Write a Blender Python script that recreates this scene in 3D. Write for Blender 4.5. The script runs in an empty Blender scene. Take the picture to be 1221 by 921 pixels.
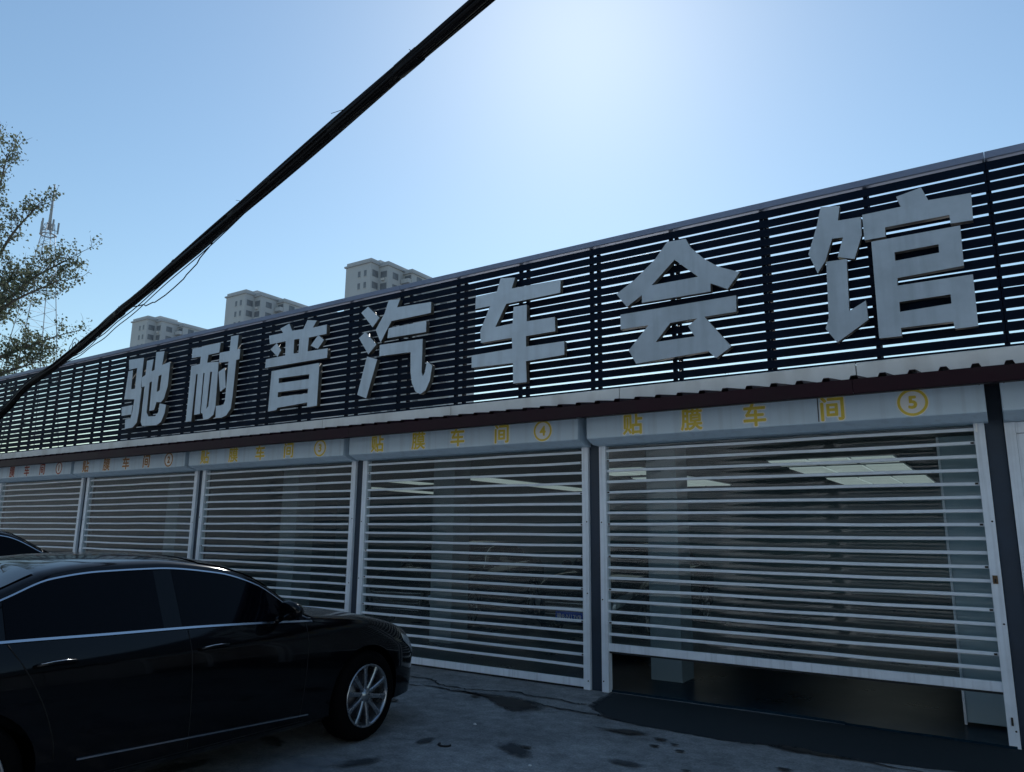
import bpy, bmesh, math, random
from mathutils import Vector, Matrix
random.seed(7)
R = math.radians
scene = bpy.context.scene
COL = scene.collection

# ------------------------------------------------------------------ camera
cam_data = bpy.data.cameras.new("camera")
cam_data.sensor_width = 36.0
cam_data.lens = 36.0 * 881.2 / 1221.0
cam_data.clip_start = 0.05
cam_data.clip_end = 3000
cam = bpy.data.objects.new("camera", cam_data)
COL.objects.link(cam)
_r = Vector((0.83595061, 0.54872086, 0.0095913))
_u = Vector((0.09891622, -0.16783871, 0.98083931))
_f = Vector((-0.53981678, 0.81898449, 0.19458226))
cam.matrix_world = Matrix(((_r.x, _u.x, -_f.x, 0.0), (_r.y, _u.y, -_f.y, -7.3),
                           (_r.z, _u.z, -_f.z, 1.6009), (0, 0, 0, 1)))
scene.camera = cam

# ------------------------------------------------------------------ light
SUN_EL, SUN_AZ = 39.2, -27.3          # azimuth measured from +Y towards +X
world = bpy.data.worlds.new("World")
scene.world = world
world.use_nodes = True
nt = world.node_tree
sky = nt.nodes.new("ShaderNodeTexSky")
sky.sky_type = 'NISHITA'
sky.sun_disc = False
sky.sun_elevation = R(SUN_EL)
sky.sun_rotation = R(SUN_AZ)
sky.altitude = 0
sky.air_density = 1.4
sky.dust_density = 0.27
sky.ozone_density = 3.0
bg = nt.nodes["Background"]
bg.inputs["Strength"].default_value = 0.112
hue = nt.nodes.new("ShaderNodeMix"); hue.data_type = 'RGBA'; hue.blend_type = 'MULTIPLY'; hue.inputs[0].default_value = 1.0
hue.inputs[7].default_value = (0.95, 1.03, 1.02, 1)          # white balance of the whole sky
nt.links.new(sky.outputs[0], hue.inputs[6]); nt.links.new(hue.outputs[2], bg.inputs["Color"])
sun_data = bpy.data.lights.new("sun", 'SUN')
sun_data.energy = 5.0
sun_data.angle = R(0.5)
sun_data.color = (1.0, 0.98, 0.95)
sun = bpy.data.objects.new("sun", sun_data)
COL.objects.link(sun)
_d = Vector((math.sin(R(SUN_AZ)) * math.cos(R(SUN_EL)), math.cos(R(SUN_AZ)) * math.cos(R(SUN_EL)), math.sin(R(SUN_EL))))
sun.rotation_euler = _d.to_track_quat('Z', 'Y').to_euler()
sun.location = (-20, 30, 40)
scene.view_settings.view_transform = 'Standard'
scene.view_settings.look = 'None'
scene.view_settings.exposure = 0.12
scene.view_settings.gamma = 1.0
scene.cycles.transparent_max_bounces = 24
scene.cycles.max_bounces = 8

# ------------------------------------------------------------------ materials
MATS = {}
def mat(name, color, rough=0.5, metal=0.0, var=0.0, scale=3.0, bump=0.0, bscale=40.0, coat=0.0, spec=0.5,
        stretch=(1, 1, 1), streak=None, emit=None):
    if name in MATS: return MATS[name]
    m = bpy.data.materials.new(name); m.use_nodes = True
    t = m.node_tree; N = t.nodes; L = t.links
    b = N["Principled BSDF"]
    b.inputs["Roughness"].default_value = rough
    b.inputs["Metallic"].default_value = metal
    b.inputs["Coat Weight"].default_value = coat
    b.inputs["Coat Roughness"].default_value = 0.03
    b.inputs["Specular IOR Level"].default_value = spec
    b.inputs["Base Color"].default_value = (*color, 1)
    if emit:
        b.inputs["Emission Color"].default_value = (*emit[0], 1)
        b.inputs["Emission Strength"].default_value = emit[1]
    if var or bump or streak:
        tc = N.new("ShaderNodeTexCoord")
        mp = N.new("ShaderNodeMapping"); mp.inputs["Scale"].default_value = stretch
        L.new(tc.outputs["Object"], mp.inputs["Vector"])
    if var or streak:
        n = N.new("ShaderNodeTexNoise"); n.inputs["Scale"].default_value = scale
        n.inputs["Detail"].default_value = 8; n.inputs["Roughness"].default_value = 0.62
        L.new(mp.outputs[0], n.inputs["Vector"])
        cr = N.new("ShaderNodeValToRGB")
        cr.color_ramp.elements[0].position = 0.3; cr.color_ramp.elements[1].position = 0.7
        lo = [c * (1 - var) for c in color]; hi = [min(1, c * (1 + var)) for c in color]
        cr.color_ramp.elements[0].color = (*lo, 1); cr.color_ramp.elements[1].color = (*hi, 1)
        L.new(n.outputs["Fac"], cr.inputs[0])
        out = cr.outputs[0]
        if streak:
            mp2 = N.new("ShaderNodeMapping"); mp2.inputs["Scale"].default_value = streak[1]
            L.new(tc.outputs["Object"], mp2.inputs["Vector"])
            n2 = N.new("ShaderNodeTexNoise"); n2.inputs["Scale"].default_value = 1.0; n2.inputs["Detail"].default_value = 6
            L.new(mp2.outputs[0], n2.inputs["Vector"])
            r2 = N.new("ShaderNodeValToRGB")
            r2.color_ramp.elements[0].position = 0.5; r2.color_ramp.elements[1].position = 0.75
            L.new(n2.outputs["Fac"], r2.inputs[0])
            mx = N.new("ShaderNodeMix"); mx.data_type = 'RGBA'
            ml = N.new("ShaderNodeMath"); ml.operation = 'MULTIPLY'; ml.inputs[1].default_value = streak[2]
            L.new(r2.outputs[0], ml.inputs[0]); L.new(ml.outputs[0], mx.inputs[0])
            L.new(out, mx.inputs[6]); mx.inputs[7].default_value = (*streak[0], 1)
            out = mx.outputs[2]
        L.new(out, b.inputs["Base Color"])
        rm = N.new("ShaderNodeMapRange"); rm.inputs[3].default_value = max(0.02, rough - 0.12 * (var > 0)); rm.inputs[4].default_value = min(1, rough + 0.12)
        L.new(n.outputs["Fac"], rm.inputs[0]); L.new(rm.outputs[0], b.inputs["Roughness"])
    if bump:
        nb = N.new("ShaderNodeTexNoise"); nb.inputs["Scale"].default_value = bscale; nb.inputs["Detail"].default_value = 5
        L.new(mp.outputs[0], nb.inputs["Vector"])
        bp = N.new("ShaderNodeBump"); bp.inputs["Strength"].default_value = bump; bp.inputs["Distance"].default_value = 0.02
        L.new(nb.outputs["Fac"], bp.inputs["Height"]); L.new(bp.outputs[0], b.inputs["Normal"])
    MATS[name] = m
    return m

def pane_mat(name, tint, rough, ior=1.45, bump=0.15, veil=None):
    m = bpy.data.materials.new(name); m.use_nodes = True
    t = m.node_tree; N = t.nodes; L = t.links
    for x in list(N):
        if x.type == 'BSDF_PRINCIPLED': N.remove(x)
    out = [x for x in N if x.type == 'OUTPUT_MATERIAL'][0]
    tr = N.new("ShaderNodeBsdfTransparent"); tr.inputs[0].default_value = (*tint, 1)
    gl = N.new("ShaderNodeBsdfGlossy"); gl.inputs["Roughness"].default_value = rough; gl.inputs[0].default_value = (1, 1, 1, 1)
    fr = N.new("ShaderNodeFresnel"); fr.inputs[0].default_value = ior
    tc = N.new("ShaderNodeNewGeometry"); mp = N.new("ShaderNodeMapping"); mp.inputs["Scale"].default_value = (.5, 1, 1.5)
    n = N.new("ShaderNodeTexNoise"); n.inputs["Scale"].default_value = 3.0; n.inputs["Detail"].default_value = 2
    bp = N.new("ShaderNodeBump"); bp.inputs["Strength"].default_value = bump; bp.inputs["Distance"].default_value = 0.02
    L.new(tc.outputs["Position"], mp.inputs[0]); L.new(mp.outputs[0], n.inputs["Vector"]); L.new(n.outputs[0], bp.inputs["Height"])
    L.new(bp.outputs[0], gl.inputs["Normal"])
    mx = N.new("ShaderNodeMixShader")
    ff = N.new("ShaderNodeMath"); ff.operation = 'SUBTRACT'; ff.inputs[0].default_value = 1.0; ff.use_clamp = True     # thin pane: reflect once, at the outer face
    L.new(N.new("ShaderNodeNewGeometry").outputs["Backfacing"], ff.inputs[1])
    fm = N.new("ShaderNodeMath"); fm.operation = 'MULTIPLY'; L.new(fr.outputs[0], fm.inputs[0]); L.new(ff.outputs[0], fm.inputs[1])
    L.new(fm.outputs[0], mx.inputs[0]); L.new(tr.outputs[0], mx.inputs[1]); L.new(gl.outputs[0], mx.inputs[2])
    last = mx
    if veil:
        df = N.new("ShaderNodeBsdfDiffuse"); df.inputs[0].default_value = (*veil[0], 1)
        n2 = N.new("ShaderNodeTexNoise"); n2.inputs["Scale"].default_value = 2.5; n2.inputs["Detail"].default_value = 6
        L.new(mp.outputs[0], n2.inputs["Vector"])
        mr = N.new("ShaderNodeMapRange"); mr.inputs[1].default_value = .3; mr.inputs[2].default_value = .75
        mr.inputs[3].default_value = veil[1] * .8; mr.inputs[4].default_value = veil[1] * 1.25
        L.new(n2.outputs[0], mr.inputs[0])
        m2 = N.new("ShaderNodeMixShader"); L.new(mr.outputs[0], m2.inputs[0])
        L.new(mx.outputs[0], m2.inputs[1]); L.new(df.outputs[0], m2.inputs[2]); last = m2
    L.new(last.outputs[0], out.inputs["Surface"])
    MATS[name] = m
    return m

def leaf_mat(name, c1, c2, trans):
    m = bpy.data.materials.new(name); m.use_nodes = True
    t = m.node_tree; N = t.nodes; L = t.links
    for x in list(N):
        if x.type == 'BSDF_PRINCIPLED': N.remove(x)
    out = [x for x in N if x.type == 'OUTPUT_MATERIAL'][0]
    geo = N.new("ShaderNodeNewGeometry")
    cr = N.new("ShaderNodeValToRGB")
    cr.color_ramp.elements[0].color = (*c1, 1); cr.color_ramp.elements[1].color = (*c2, 1)
    L.new(geo.outputs["Random Per Island"], cr.inputs[0])
    d = N.new("ShaderNodeBsdfDiffuse"); tl = N.new("ShaderNodeBsdfTranslucent")
    L.new(cr.outputs[0], d.inputs[0]); L.new(cr.outputs[0], tl.inputs[0])
    mx = N.new("ShaderNodeMixShader"); mx.inputs[0].default_value = trans
    L.new(d.outputs[0], mx.inputs[1]); L.new(tl.outputs[0], mx.inputs[2]); L.new(mx.outputs[0], out.inputs["Surface"])
    MATS[name] = m
    return m

def stain_mat(name, color, rough, amount=1.0, start=.62):
    m = bpy.data.materials.new(name); m.use_nodes = True
    t = m.node_tree; N = t.nodes; L = t.links
    b = N["Principled BSDF"]; out = [x for x in N if x.type == 'OUTPUT_MATERIAL'][0]
    b.inputs["Base Color"].default_value = (*color, 1); b.inputs["Roughness"].default_value = rough
    at = N.new("ShaderNodeAttribute"); at.attribute_name = "mask"
    tc = N.new("ShaderNodeTexCoord"); n = N.new("ShaderNodeTexNoise"); n.inputs["Scale"].default_value = 14; n.inputs["Detail"].default_value = 8
    n.inputs["Roughness"].default_value = .7
    L.new(tc.outputs["Object"], n.inputs["Vector"])
    ad = N.new("ShaderNodeMath"); ad.operation = 'ADD'; L.new(at.outputs["Fac"], ad.inputs[0]); L.new(n.outputs[0], ad.inputs[1])
    mr = N.new("ShaderNodeMapRange"); mr.inputs[1].default_value = start; mr.inputs[2].default_value = start + .53; mr.inputs[4].default_value = amount
    L.new(ad.outputs[0], mr.inputs[0])
    tr = N.new("ShaderNodeBsdfTransparent"); mx = N.new("ShaderNodeMixShader")
    L.new(mr.outputs[0], mx.inputs[0]); L.new(tr.outputs[0], mx.inputs[1]); L.new(b.outputs[0], mx.inputs[2]); L.new(mx.outputs[0], out.inputs["Surface"])
    MATS[name] = m
    return m

# ------------------------------------------------------------------ mesh helpers
class MB:
    """collects geometry for ONE mesh"""
    def __init__(s): s.v = []; s.f = []; s.smooth = []
    def add(s, vs, fs, smooth=False):
        o = len(s.v); s.v += [tuple(p) for p in vs]
        s.f += [tuple(i + o for i in f) for f in fs]; s.smooth += [smooth] * len(fs)
        return s
    def box(s, x0, x1, y0, y1, z0, z1):
        v = [(x0, y0, z0), (x1, y0, z0), (x1, y1, z0), (x0, y1, z0), (x0, y0, z1), (x1, y0, z1), (x1, y1, z1), (x0, y1, z1)]
        return s.add(v, [(0, 3, 2, 1), (4, 5, 6, 7), (0, 1, 5, 4), (1, 2, 6, 5), (2, 3, 7, 6), (3, 0, 4, 7)])
    def prism(s, prof, x0, x1, smooth=False, cap=True):
        """profile of (y,z) run along x"""
        n = len(prof)
        v = [(x0, y, z) for y, z in prof] + [(x1, y, z) for y, z in prof]
        f = [(i, (i + 1) % n, n + (i + 1) % n, n + i) for i in range(n)]
        s.add(v, f, smooth)
        if cap: s.add(v, [tuple(range(n))[::-1], tuple(range(n, 2 * n))])
        return s
    def tube(s, pts, r, n=8, cap=True, smooth=True):
        pts = [Vector(p) for p in pts]
        rs = r if isinstance(r, (list, tuple)) else [r] * len(pts)
        vs = []; fs = []
        up = Vector((0, 0, 1))
        prev = None
        for i, p in enumerate(pts):
            t = (pts[min(i + 1, len(pts) - 1)] - pts[max(i - 1, 0)])
            if t.length < 1e-9: t = Vector((0, 0, 1))
            t.normalize()
            if prev is None:
                a = t.cross(up)
                if a.length < 1e-3: a = t.cross(Vector((1, 0, 0)))
            else:
                a = prev - t * prev.dot(t)
                if a.length < 1e-6: a = t.cross(up)
            a.normalize(); prev = a; b = t.cross(a)
            for k in range(n):
                an = 2 * math.pi * k / n
                vs.append(p + (a * math.cos(an) + b * math.sin(an)) * rs[i])
        for i in range(len(pts) - 1):
            for k in range(n):
                fs.append((i * n + k, i * n + (k + 1) % n, (i + 1) * n + (k + 1) % n, (i + 1) * n + k))
        s.add(vs, fs, smooth)
        if cap:
            m = len(pts) - 1
            s.add(vs, [tuple(range(n))[::-1], tuple(m * n + k for k in range(n))])
        return s
    def lathe_y(s, prof, n=40, closed=False):
        """profile of (radius, y) turned about the y axis"""
        m = len(prof); vs = []; fs = []
        for k in range(n):
            a = 2 * math.pi * k / n
            for r, y in prof: vs.append((r * math.cos(a), y, r * math.sin(a)))
        for k in range(n):
            for i in range(m - (0 if closed else 1)):
                j = (i + 1) % m
                fs.append((k * m + i, k * m + j, ((k + 1) % n) * m + j, ((k + 1) % n) * m + i))
        return s.add(vs, fs, True)
    def grid(s, rows, smooth=True):
        n = len(rows[0]); vs = [p for r in rows for p in r]; fs = []
        for i in range(len(rows) - 1):
            for k in range(n - 1): fs.append((i * n + k, i * n + k + 1, (i + 1) * n + k + 1, (i + 1) * n + k))
        return s.add(vs, fs, smooth)
    def mesh(s, name, fix=True):
        me = bpy.data.meshes.new(name); me.from_pydata(s.v, [], s.f)
        me.polygons.foreach_set("use_smooth", s.smooth)
        if fix:
            bm = bmesh.new(); bm.from_mesh(me); bmesh.ops.remove_doubles(bm, verts=bm.verts, dist=1e-5)
            bmesh.ops.recalc_face_normals(bm, faces=bm.faces); bm.to_mesh(me); bm.free()
        me.update(); return me
    def build(s, name, m, parent=None, loc=None, fix=True):
        return link(name, s.mesh(name, fix), m, parent, loc)

def link(name, me, m, parent=None, loc=None):
    if m is not None and not me.materials: me.materials.append(m)
    o = bpy.data.objects.new(name, me); COL.objects.link(o)
    if parent is not None: o.parent = parent
    if loc is not None: o.location = loc
    return o
def tag(o, label, cat, group=None):
    o["label"] = label; o["category"] = cat
    if group: o["group"] = group
    return o
def thing(name, label, cat, loc=(0, 0, 0), rz=0.0, group=None):
    o = bpy.data.objects.new(name, None); COL.objects.link(o)
    o.location = loc; o.rotation_euler = (0, 0, rz); o.empty_display_size = 0.2
    return tag(o, label, cat, group)
def struct(o): o["kind"] = "structure"; return o
def kids(o): return [c for c in bpy.data.objects if c.parent == o]
def copy_tree(o, parent=None):
    c = o.copy(); COL.objects.link(c)
    if parent is not None: c.parent = parent
    for k in kids(o): copy_tree(k, c)
    return c
def bevel(o, w, seg=2):
    md = o.modifiers.new("bevel", 'BEVEL'); md.width = w; md.segments = seg; md.limit_method = 'ANGLE'
    return o
def curve_mesh(name, loops, extrude, to3d):
    """filled 2-D loops (first outer, others holes) -> thick mesh, split in face / return"""
    cu = bpy.data.curves.new(name, 'CURVE'); cu.dimensions = '2D'; cu.fill_mode = 'BOTH'; cu.extrude = extrude
    for lp in loops:
        sp = cu.splines.new('POLY'); sp.points.add(len(lp) - 1); sp.use_cyclic_u = True
        for p, q in zip(sp.points, lp): p.co = (q[0], q[1], 0, 1)
    o = bpy.data.objects.new(name, cu); COL.objects.link(o)
    dg = bpy.context.evaluated_depsgraph_get()
    me = bpy.data.meshes.new_from_object(o.evaluated_get(dg))
    bpy.data.objects.remove(o); bpy.data.curves.remove(cu)
    for v in me.vertices: v.co = to3d(v.co)
    return me
def text_mesh(body, size, offset=0.0, extrude=0.0):
    cu = bpy.data.curves.new("lettering", 'FONT'); cu.body = body; cu.size = size; cu.offset = offset; cu.extrude = extrude
    cu.align_x = 'CENTER'; cu.align_y = 'CENTER'; cu.resolution_u = 3
    o = bpy.data.objects.new("lettering", cu); COL.objects.link(o)
    dg = bpy.context.evaluated_depsgraph_get()
    me = bpy.data.meshes.new_from_object(o.evaluated_get(dg))
    bpy.data.objects.remove(o); bpy.data.curves.remove(cu)
    if len(me.vertices):
        xs = [v.co.x for v in me.vertices]; ys = [v.co.y for v in me.vertices]
        cx, cy = (min(xs) + max(xs)) / 2, (min(ys) + max(ys)) / 2
        for v in me.vertices: v.co.x -= cx; v.co.y -= cy
    return me
def bold_text(body, size, d, n, extra=0.0):
    """bold weight: shifted copies of the outline, each a hair in front of the last, in one mesh"""
    base = text_mesh(body, size, extra)
    vs = []; fs = []
    for k in range(n + 1):
        a = 6.2832 * k / n; dx, dy = (d * math.cos(a), d * math.sin(a)) if k < n else (0, 0); o = len(vs)
        vs += [(v.co.x + dx, v.co.y + dy, .00009 * k) for v in base.vertices]
        fs += [tuple(i + o for i in q.vertices) for q in base.polygons]
    me = bpy.data.meshes.new("lettering"); me.from_pydata(vs, [], fs); bpy.data.meshes.remove(base)
    return me
def stand(me, sx=1, sz=1, t=1):
    """lay a text mesh up against a wall that faces -Y"""
    for v in me.vertices: v.co = Vector((v.co.x * sx, -v.co.z * t, v.co.y * sz))
    me.update(); return me
def lerp(a, b, t): return a + (b - a) * t
def curve(tab):
    """piecewise monotone-ish cubic through (x, value), x ascending"""
    xs = [p[0] for p in tab]; ys = [p[1] for p in tab]
    def tang(i):
        if i == 0 or i == len(xs) - 1: return 0.0 if len(xs) < 3 else ((ys[1] - ys[0]) / (xs[1] - xs[0]) if i == 0 else (ys[-1] - ys[-2]) / (xs[-1] - xs[-2]))
        a = (ys[i] - ys[i - 1]) / (xs[i] - xs[i - 1]); b = (ys[i + 1] - ys[i]) / (xs[i + 1] - xs[i])
        if a * b <= 0: return 0.0
        return 2 * a * b / (a + b)
    ts = [tang(i) for i in range(len(xs))]
    def f(x):
        if x <= xs[0]: return ys[0]
        if x >= xs[-1]: return ys[-1]
        for i in range(len(xs) - 1):
            if x <= xs[i + 1]:
                h = xs[i + 1] - xs[i]; t = (x - xs[i]) / h
                return ((2 * t**3 - 3 * t**2 + 1) * ys[i] + (t**3 - 2 * t**2 + t) * h * ts[i] + (-2 * t**3 + 3 * t**2) * ys[i + 1] + (t**3 - t**2) * h * ts[i + 1])
    return f

# ------------------------------------------------------------------ palette
ALU = mat("brushed_aluminium", (0.78, 0.84, 0.90), .45, .08, .12, 2.5, .06, 60, streak=((.36, .38, .40), (30, 30, .8), .35))
ALU_SLAT = mat("aluminium_slat", (0.76, 0.82, 0.87), .42, .05, .10, 3)
HOODM = mat("hood_sheet", (0.62, 0.77, 0.88), .45, .0, .06, 1.5, streak=((.38, .45, .50), (14, 14, .5), .35))
GOLD = mat("gold_vinyl", (0.80, 0.61, 0.07), .4, 0, .12, 9)
RUST = mat("red_vinyl", (0.34, 0.05, 0.035), .45, 0, .2, 9)
AMBER = mat("brown_vinyl", (0.42, 0.20, 0.06), .45, 0, .2, 9)
WHITE_V = mat("white_vinyl", (0.90, 0.90, 0.87), .5, 0, .06, 6)
BLUESTEEL = mat("blue_grey_steel", (0.016, 0.032, 0.055), .5, .0, .25, 2.2, .05, 30)
NAVY = mat("navy_slat_paint", (0.004, 0.009, 0.020), .55, 0, .25, 2, spec=.06)
CAPM = mat("grey_cap_sheet", (0.20, 0.23, 0.31), .45, .3, .15, 1.5)
MAROON = mat("maroon_sheet", (0.019, 0.003, 0.007), .5, .0, .3, 1.5, spec=.2, streak=((.02, .012, .012), (2, 3, 5), .6))
FASC = mat("cream_fascia", (0.78, 0.76, 0.71), .6, 0, .08, 1.2, streak=((.36, .30, .24), (3, 3, 1.2), .4))
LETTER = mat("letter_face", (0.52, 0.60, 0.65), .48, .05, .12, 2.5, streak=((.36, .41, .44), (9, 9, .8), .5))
LETTER2 = mat("darker_letter_face", (0.41, 0.475, 0.52), .5, .05, .14, 2.5, streak=((.28, .33, .36), (9, 9, .8), .6))  # darker variant of the letter face, used on the last two characters
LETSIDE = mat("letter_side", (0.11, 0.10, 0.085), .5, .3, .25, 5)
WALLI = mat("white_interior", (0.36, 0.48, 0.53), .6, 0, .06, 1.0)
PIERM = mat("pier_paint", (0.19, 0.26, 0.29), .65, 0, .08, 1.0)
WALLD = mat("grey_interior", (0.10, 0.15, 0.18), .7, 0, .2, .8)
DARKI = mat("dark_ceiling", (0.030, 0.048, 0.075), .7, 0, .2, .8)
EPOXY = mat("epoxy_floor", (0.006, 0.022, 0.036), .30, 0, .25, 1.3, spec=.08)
BLACK = mat("black_rubber", (0.012, 0.012, 0.013), .7, 0, .2, 10)
SCREW = mat("dark_screw", (0.05, 0.045, 0.04), .5, .6)
CHROME = mat("chrome", (0.72, 0.74, 0.78), .12, 1.0)

# ================================================================== setting
g = mat("lot_concrete", (0.265, 0.27, 0.27), .8, 0, .34, .9, .35, 22)
def ground_material():
    m = bpy.data.materials["lot_concrete"]; t = m.node_tree; N = t.nodes; L = t.links
    b = N["Principled BSDF"]
    src = b.inputs["Base Color"].links[0].from_socket
    tc = [n for n in N if n.type == 'TEX_COORD'][0]
    n = N.new("ShaderNodeTexNoise"); n.inputs["Scale"].default_value = 6.0; n.inputs["Detail"].default_value = 10; n.inputs["Roughness"].default_value = .75
    L.new(tc.outputs["Object"], n.inputs["Vector"])
    r = N.new("ShaderNodeValToRGB"); r.color_ramp.elements[0].position = .35; r.color_ramp.elements[1].position = .72
    r.color_ramp.elements[0].color = (.55, .55, .55, 1); r.color_ramp.elements[1].color = (1.35, 1.32, 1.28, 1)
    L.new(n.outputs[0], r.inputs[0])
    mx = N.new("ShaderNodeMix"); mx.data_type = 'RGBA'; mx.blend_type = 'MULTIPLY'; mx.inputs[0].default_value = 1
    L.new(src, mx.inputs[6]); L.new(r.outputs[0], mx.inputs[7])
    # pale scuffs
    n3 = N.new("ShaderNodeTexNoise"); n3.inputs["Scale"].default_value = 2.2; n3.inputs["Detail"].default_value = 12; n3.inputs["Roughness"].default_value = .8
    mp = N.new("ShaderNodeMapping"); mp.inputs["Scale"].default_value = (1, 2.2, 1); mp.inputs["Rotation"].default_value = (0, 0, .5)
    L.new(tc.outputs["Object"], mp.inputs[0]); L.new(mp.outputs[0], n3.inputs["Vector"])
    r3 = N.new("ShaderNodeValToRGB"); r3.color_ramp.elements[0].position = .60; r3.color_ramp.elements[1].position = .80
    r3.color_ramp.elements[1].color = (.5, .5, .5, 1)
    L.new(n3.outputs[0], r3.inputs[0])
    m2 = N.new("ShaderNodeMix"); m2.data_type = 'RGBA'
    L.new(r3.outputs[0], m2.inputs[0]); L.new(mx.outputs[2], m2.inputs[6]); m2.inputs[7].default_value = (.19, .195, .20, 1)
    n4 = N.new("ShaderNodeTexNoise"); n4.inputs["Scale"].default_value = 55; n4.inputs["Detail"].default_value = 6; n4.inputs["Roughness"].default_value = .7
    L.new(tc.outputs["Object"], n4.inputs["Vector"])
    r4 = N.new("ShaderNodeValToRGB"); r4.color_ramp.elements[0].position = .32; r4.color_ramp.elements[1].position = .68
    r4.color_ramp.elements[0].color = (.6, .6, .6, 1); r4.color_ramp.elements[1].color = (1.3, 1.3, 1.3, 1)
    L.new(n4.outputs[0], r4.inputs[0])
    m4 = N.new("ShaderNodeMix"); m4.data_type = 'RGBA'; m4.blend_type = 'MULTIPLY'; m4.inputs[0].default_value = 1
    L.new(m2.outputs[2], m4.inputs[6]); L.new(r4.outputs[0], m4.inputs[7])
    L.new(m4.outputs[2], b.inputs["Base Color"])
ground_material()
struct(MB().add([(-900, -900, 0), (900, -900, 0), (900, 900, 0), (-900, 900, 0)], [(0, 1, 2, 3)]).build("ground", g))

def ragged(pts, n=5, amp=.03, closed=True):
    out = []
    m = len(pts)
    for i in range(m if closed else m - 1):
        a, b = pts[i], pts[(i + 1) % m]
        for k in range(n):
            t = k / n; j = amp * (1 if k else .3)
            out.append((lerp(a[0], b[0], t) + random.uniform(-j, j), lerp(a[1], b[1], t) + random.uniform(-j, j)))
    return out
def sheet(name, poly, z, m):
    bm = bmesh.new(); vs = [bm.verts.new((x, y, z)) for x, y in poly]
    f = bm.faces.new(vs); bmesh.ops.triangulate(bm, faces=[f]); bmesh.ops.recalc_face_normals(bm, faces=bm.faces)
    if sum(q.normal.z for q in bm.faces) < 0: bmesh.ops.reverse_faces(bm, faces=bm.faces)
    me = bpy.data.meshes.new(name); bm.to_mesh(me); bm.free()
    return struct(link(name, me, m))
def soft(name, poly, z, m, inset=.3):
    cx = sum(q[0] for q in poly) / len(poly); cy = sum(q[1] for q in poly) / len(poly); n = len(poly)
    vs = []
    for k, t in enumerate((0, inset, inset * 1.9)):
        vs += [(lerp(x, cx, t), lerp(y, cy, t), z) for x, y in poly]
    fs = [(k * n + i, k * n + (i + 1) % n, (k + 1) * n + (i + 1) % n, (k + 1) * n + i) for k in range(2) for i in range(n)]
    vs.append((cx, cy, z)); fs += [(2 * n + i, 2 * n + (i + 1) % n, 3 * n) for i in range(n)]
    me = bpy.data.meshes.new(name); me.from_pydata(vs, [], fs)
    a = me.attributes.new("mask", 'FLOAT', 'POINT')
    a.data.foreach_set("value", [0.0] * n + [.45] * n + [.75] * n + [.8])
    return struct(link(name, me, m))
PATCH = stain_mat("dark_asphalt_patch", (0.004, 0.012, 0.017), .85, 1.0, .30)
WET = stain_mat("wet_stain", (0.006, 0.008, 0.011), .45)
OILY = stain_mat("old_stain", (0.030, 0.034, 0.038), .7, .8)
PALE = stain_mat("pale_scuff", (0.27, 0.28, 0.29), .9, .5)
CRACK = mat("crack_dirt", (0.014, 0.015, 0.017), .9, 0, .3, 6)
soft("asphalt_patch", ragged([(-3.56, .0), (-3.50, -.42), (-3.48, -.68), (-3.13, -.99), (-2.78, -1.09), (-2.37, -1.10), (-2.08, -1.13), (-1.8, -1.08), (-1.44, -1.02), (-1.2, -1.06), (-.97, -1.05), (-.07, -.88), (1.5, -.8), (3.4, -.75), (3.4, .03)], 5, .022), .004, PATCH, .05)
def crack(pts, w):
    p = ragged(pts, 6, .025, False) + [pts[-1]]
    up = [(x, y + random.uniform(.25, 1) * w) for x, y in p]; dn = [(x, y - random.uniform(.25, 1) * w) for x, y in p]
    sheet("ground_crack", up + dn[::-1], .008, CRACK)
crack([(-9.8, -.75), (-8.2, -.6), (-7, -.72), (-5.8, -.57), (-5.46, -.57), (-5.23, -.74), (-4.92, -.76), (-4.65, -.70), (-4.33, -.57), (-4.09, -.65), (-3.85, -.61), (-3.62, -.69), (-3.5, -.64)], .022)
crack([(-5.48, -.93), (-5.22, -.86), (-4.94, -.90), (-4.48, -.90), (-4.05, -.86), (-3.69, -.93), (-3.39, -.95), (-3.17, -.97), (-3.0, -1.02)], .024)
crack([(-1.9, -1.12), (-1.64, -1.0), (-1.2, -1.08), (-.7, -1.12), (.1, -1.05), (1.2, -1.1)], .02)
soft("wet_stain", ragged([(-5.2, -.80), (-4.94, -.84), (-4.6, -.92), (-4.36, -1.07), (-4.11, -1.24), (-3.9, -1.36), (-3.74, -1.36), (-3.64, -1.18), (-3.61, -1.02), (-3.79, -.88), (-4.0, -.80), (-4.24, -.74), (-4.6, -.80), (-4.95, -.80)], 5, .03), .012, WET)
soft("wet_stain", ragged([(-1.75, -1.09), (-1.64, -.99), (-1.51, -.98), (-1.2, -1.06), (-.9, -1.10), (-1.2, -1.13), (-1.47, -1.15), (-1.66, -1.13)], 4, .02), .012, WET)
soft("wet_stain", ragged([(-3.1, -1.36), (-2.76, -1.26), (-2.52, -1.31), (-2.71, -1.45)], 4, .03), .012, WET)
for (sx, sy, sr) in ((-2.45, -1.40, .05), (-2.3, -1.48, .03), (-2.42, -1.6, .035), (-2.2, -1.62, .04), (-1.45, -1.62, .05), (-5.1, -1.6, .07), (-3.2, -2.2, .04), (-2.0, -2.05, .03), (-4.55, -1.0, .05)):
    soft("wet_stain", ragged([(sx + sr * 1.6 * math.cos(a), sy + sr * math.sin(a)) for a in (0, 1.2, 2.3, 3.3, 4.3, 5.3)], 2, sr * .25), .012, WET)
rs = random.Random(5)
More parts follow.
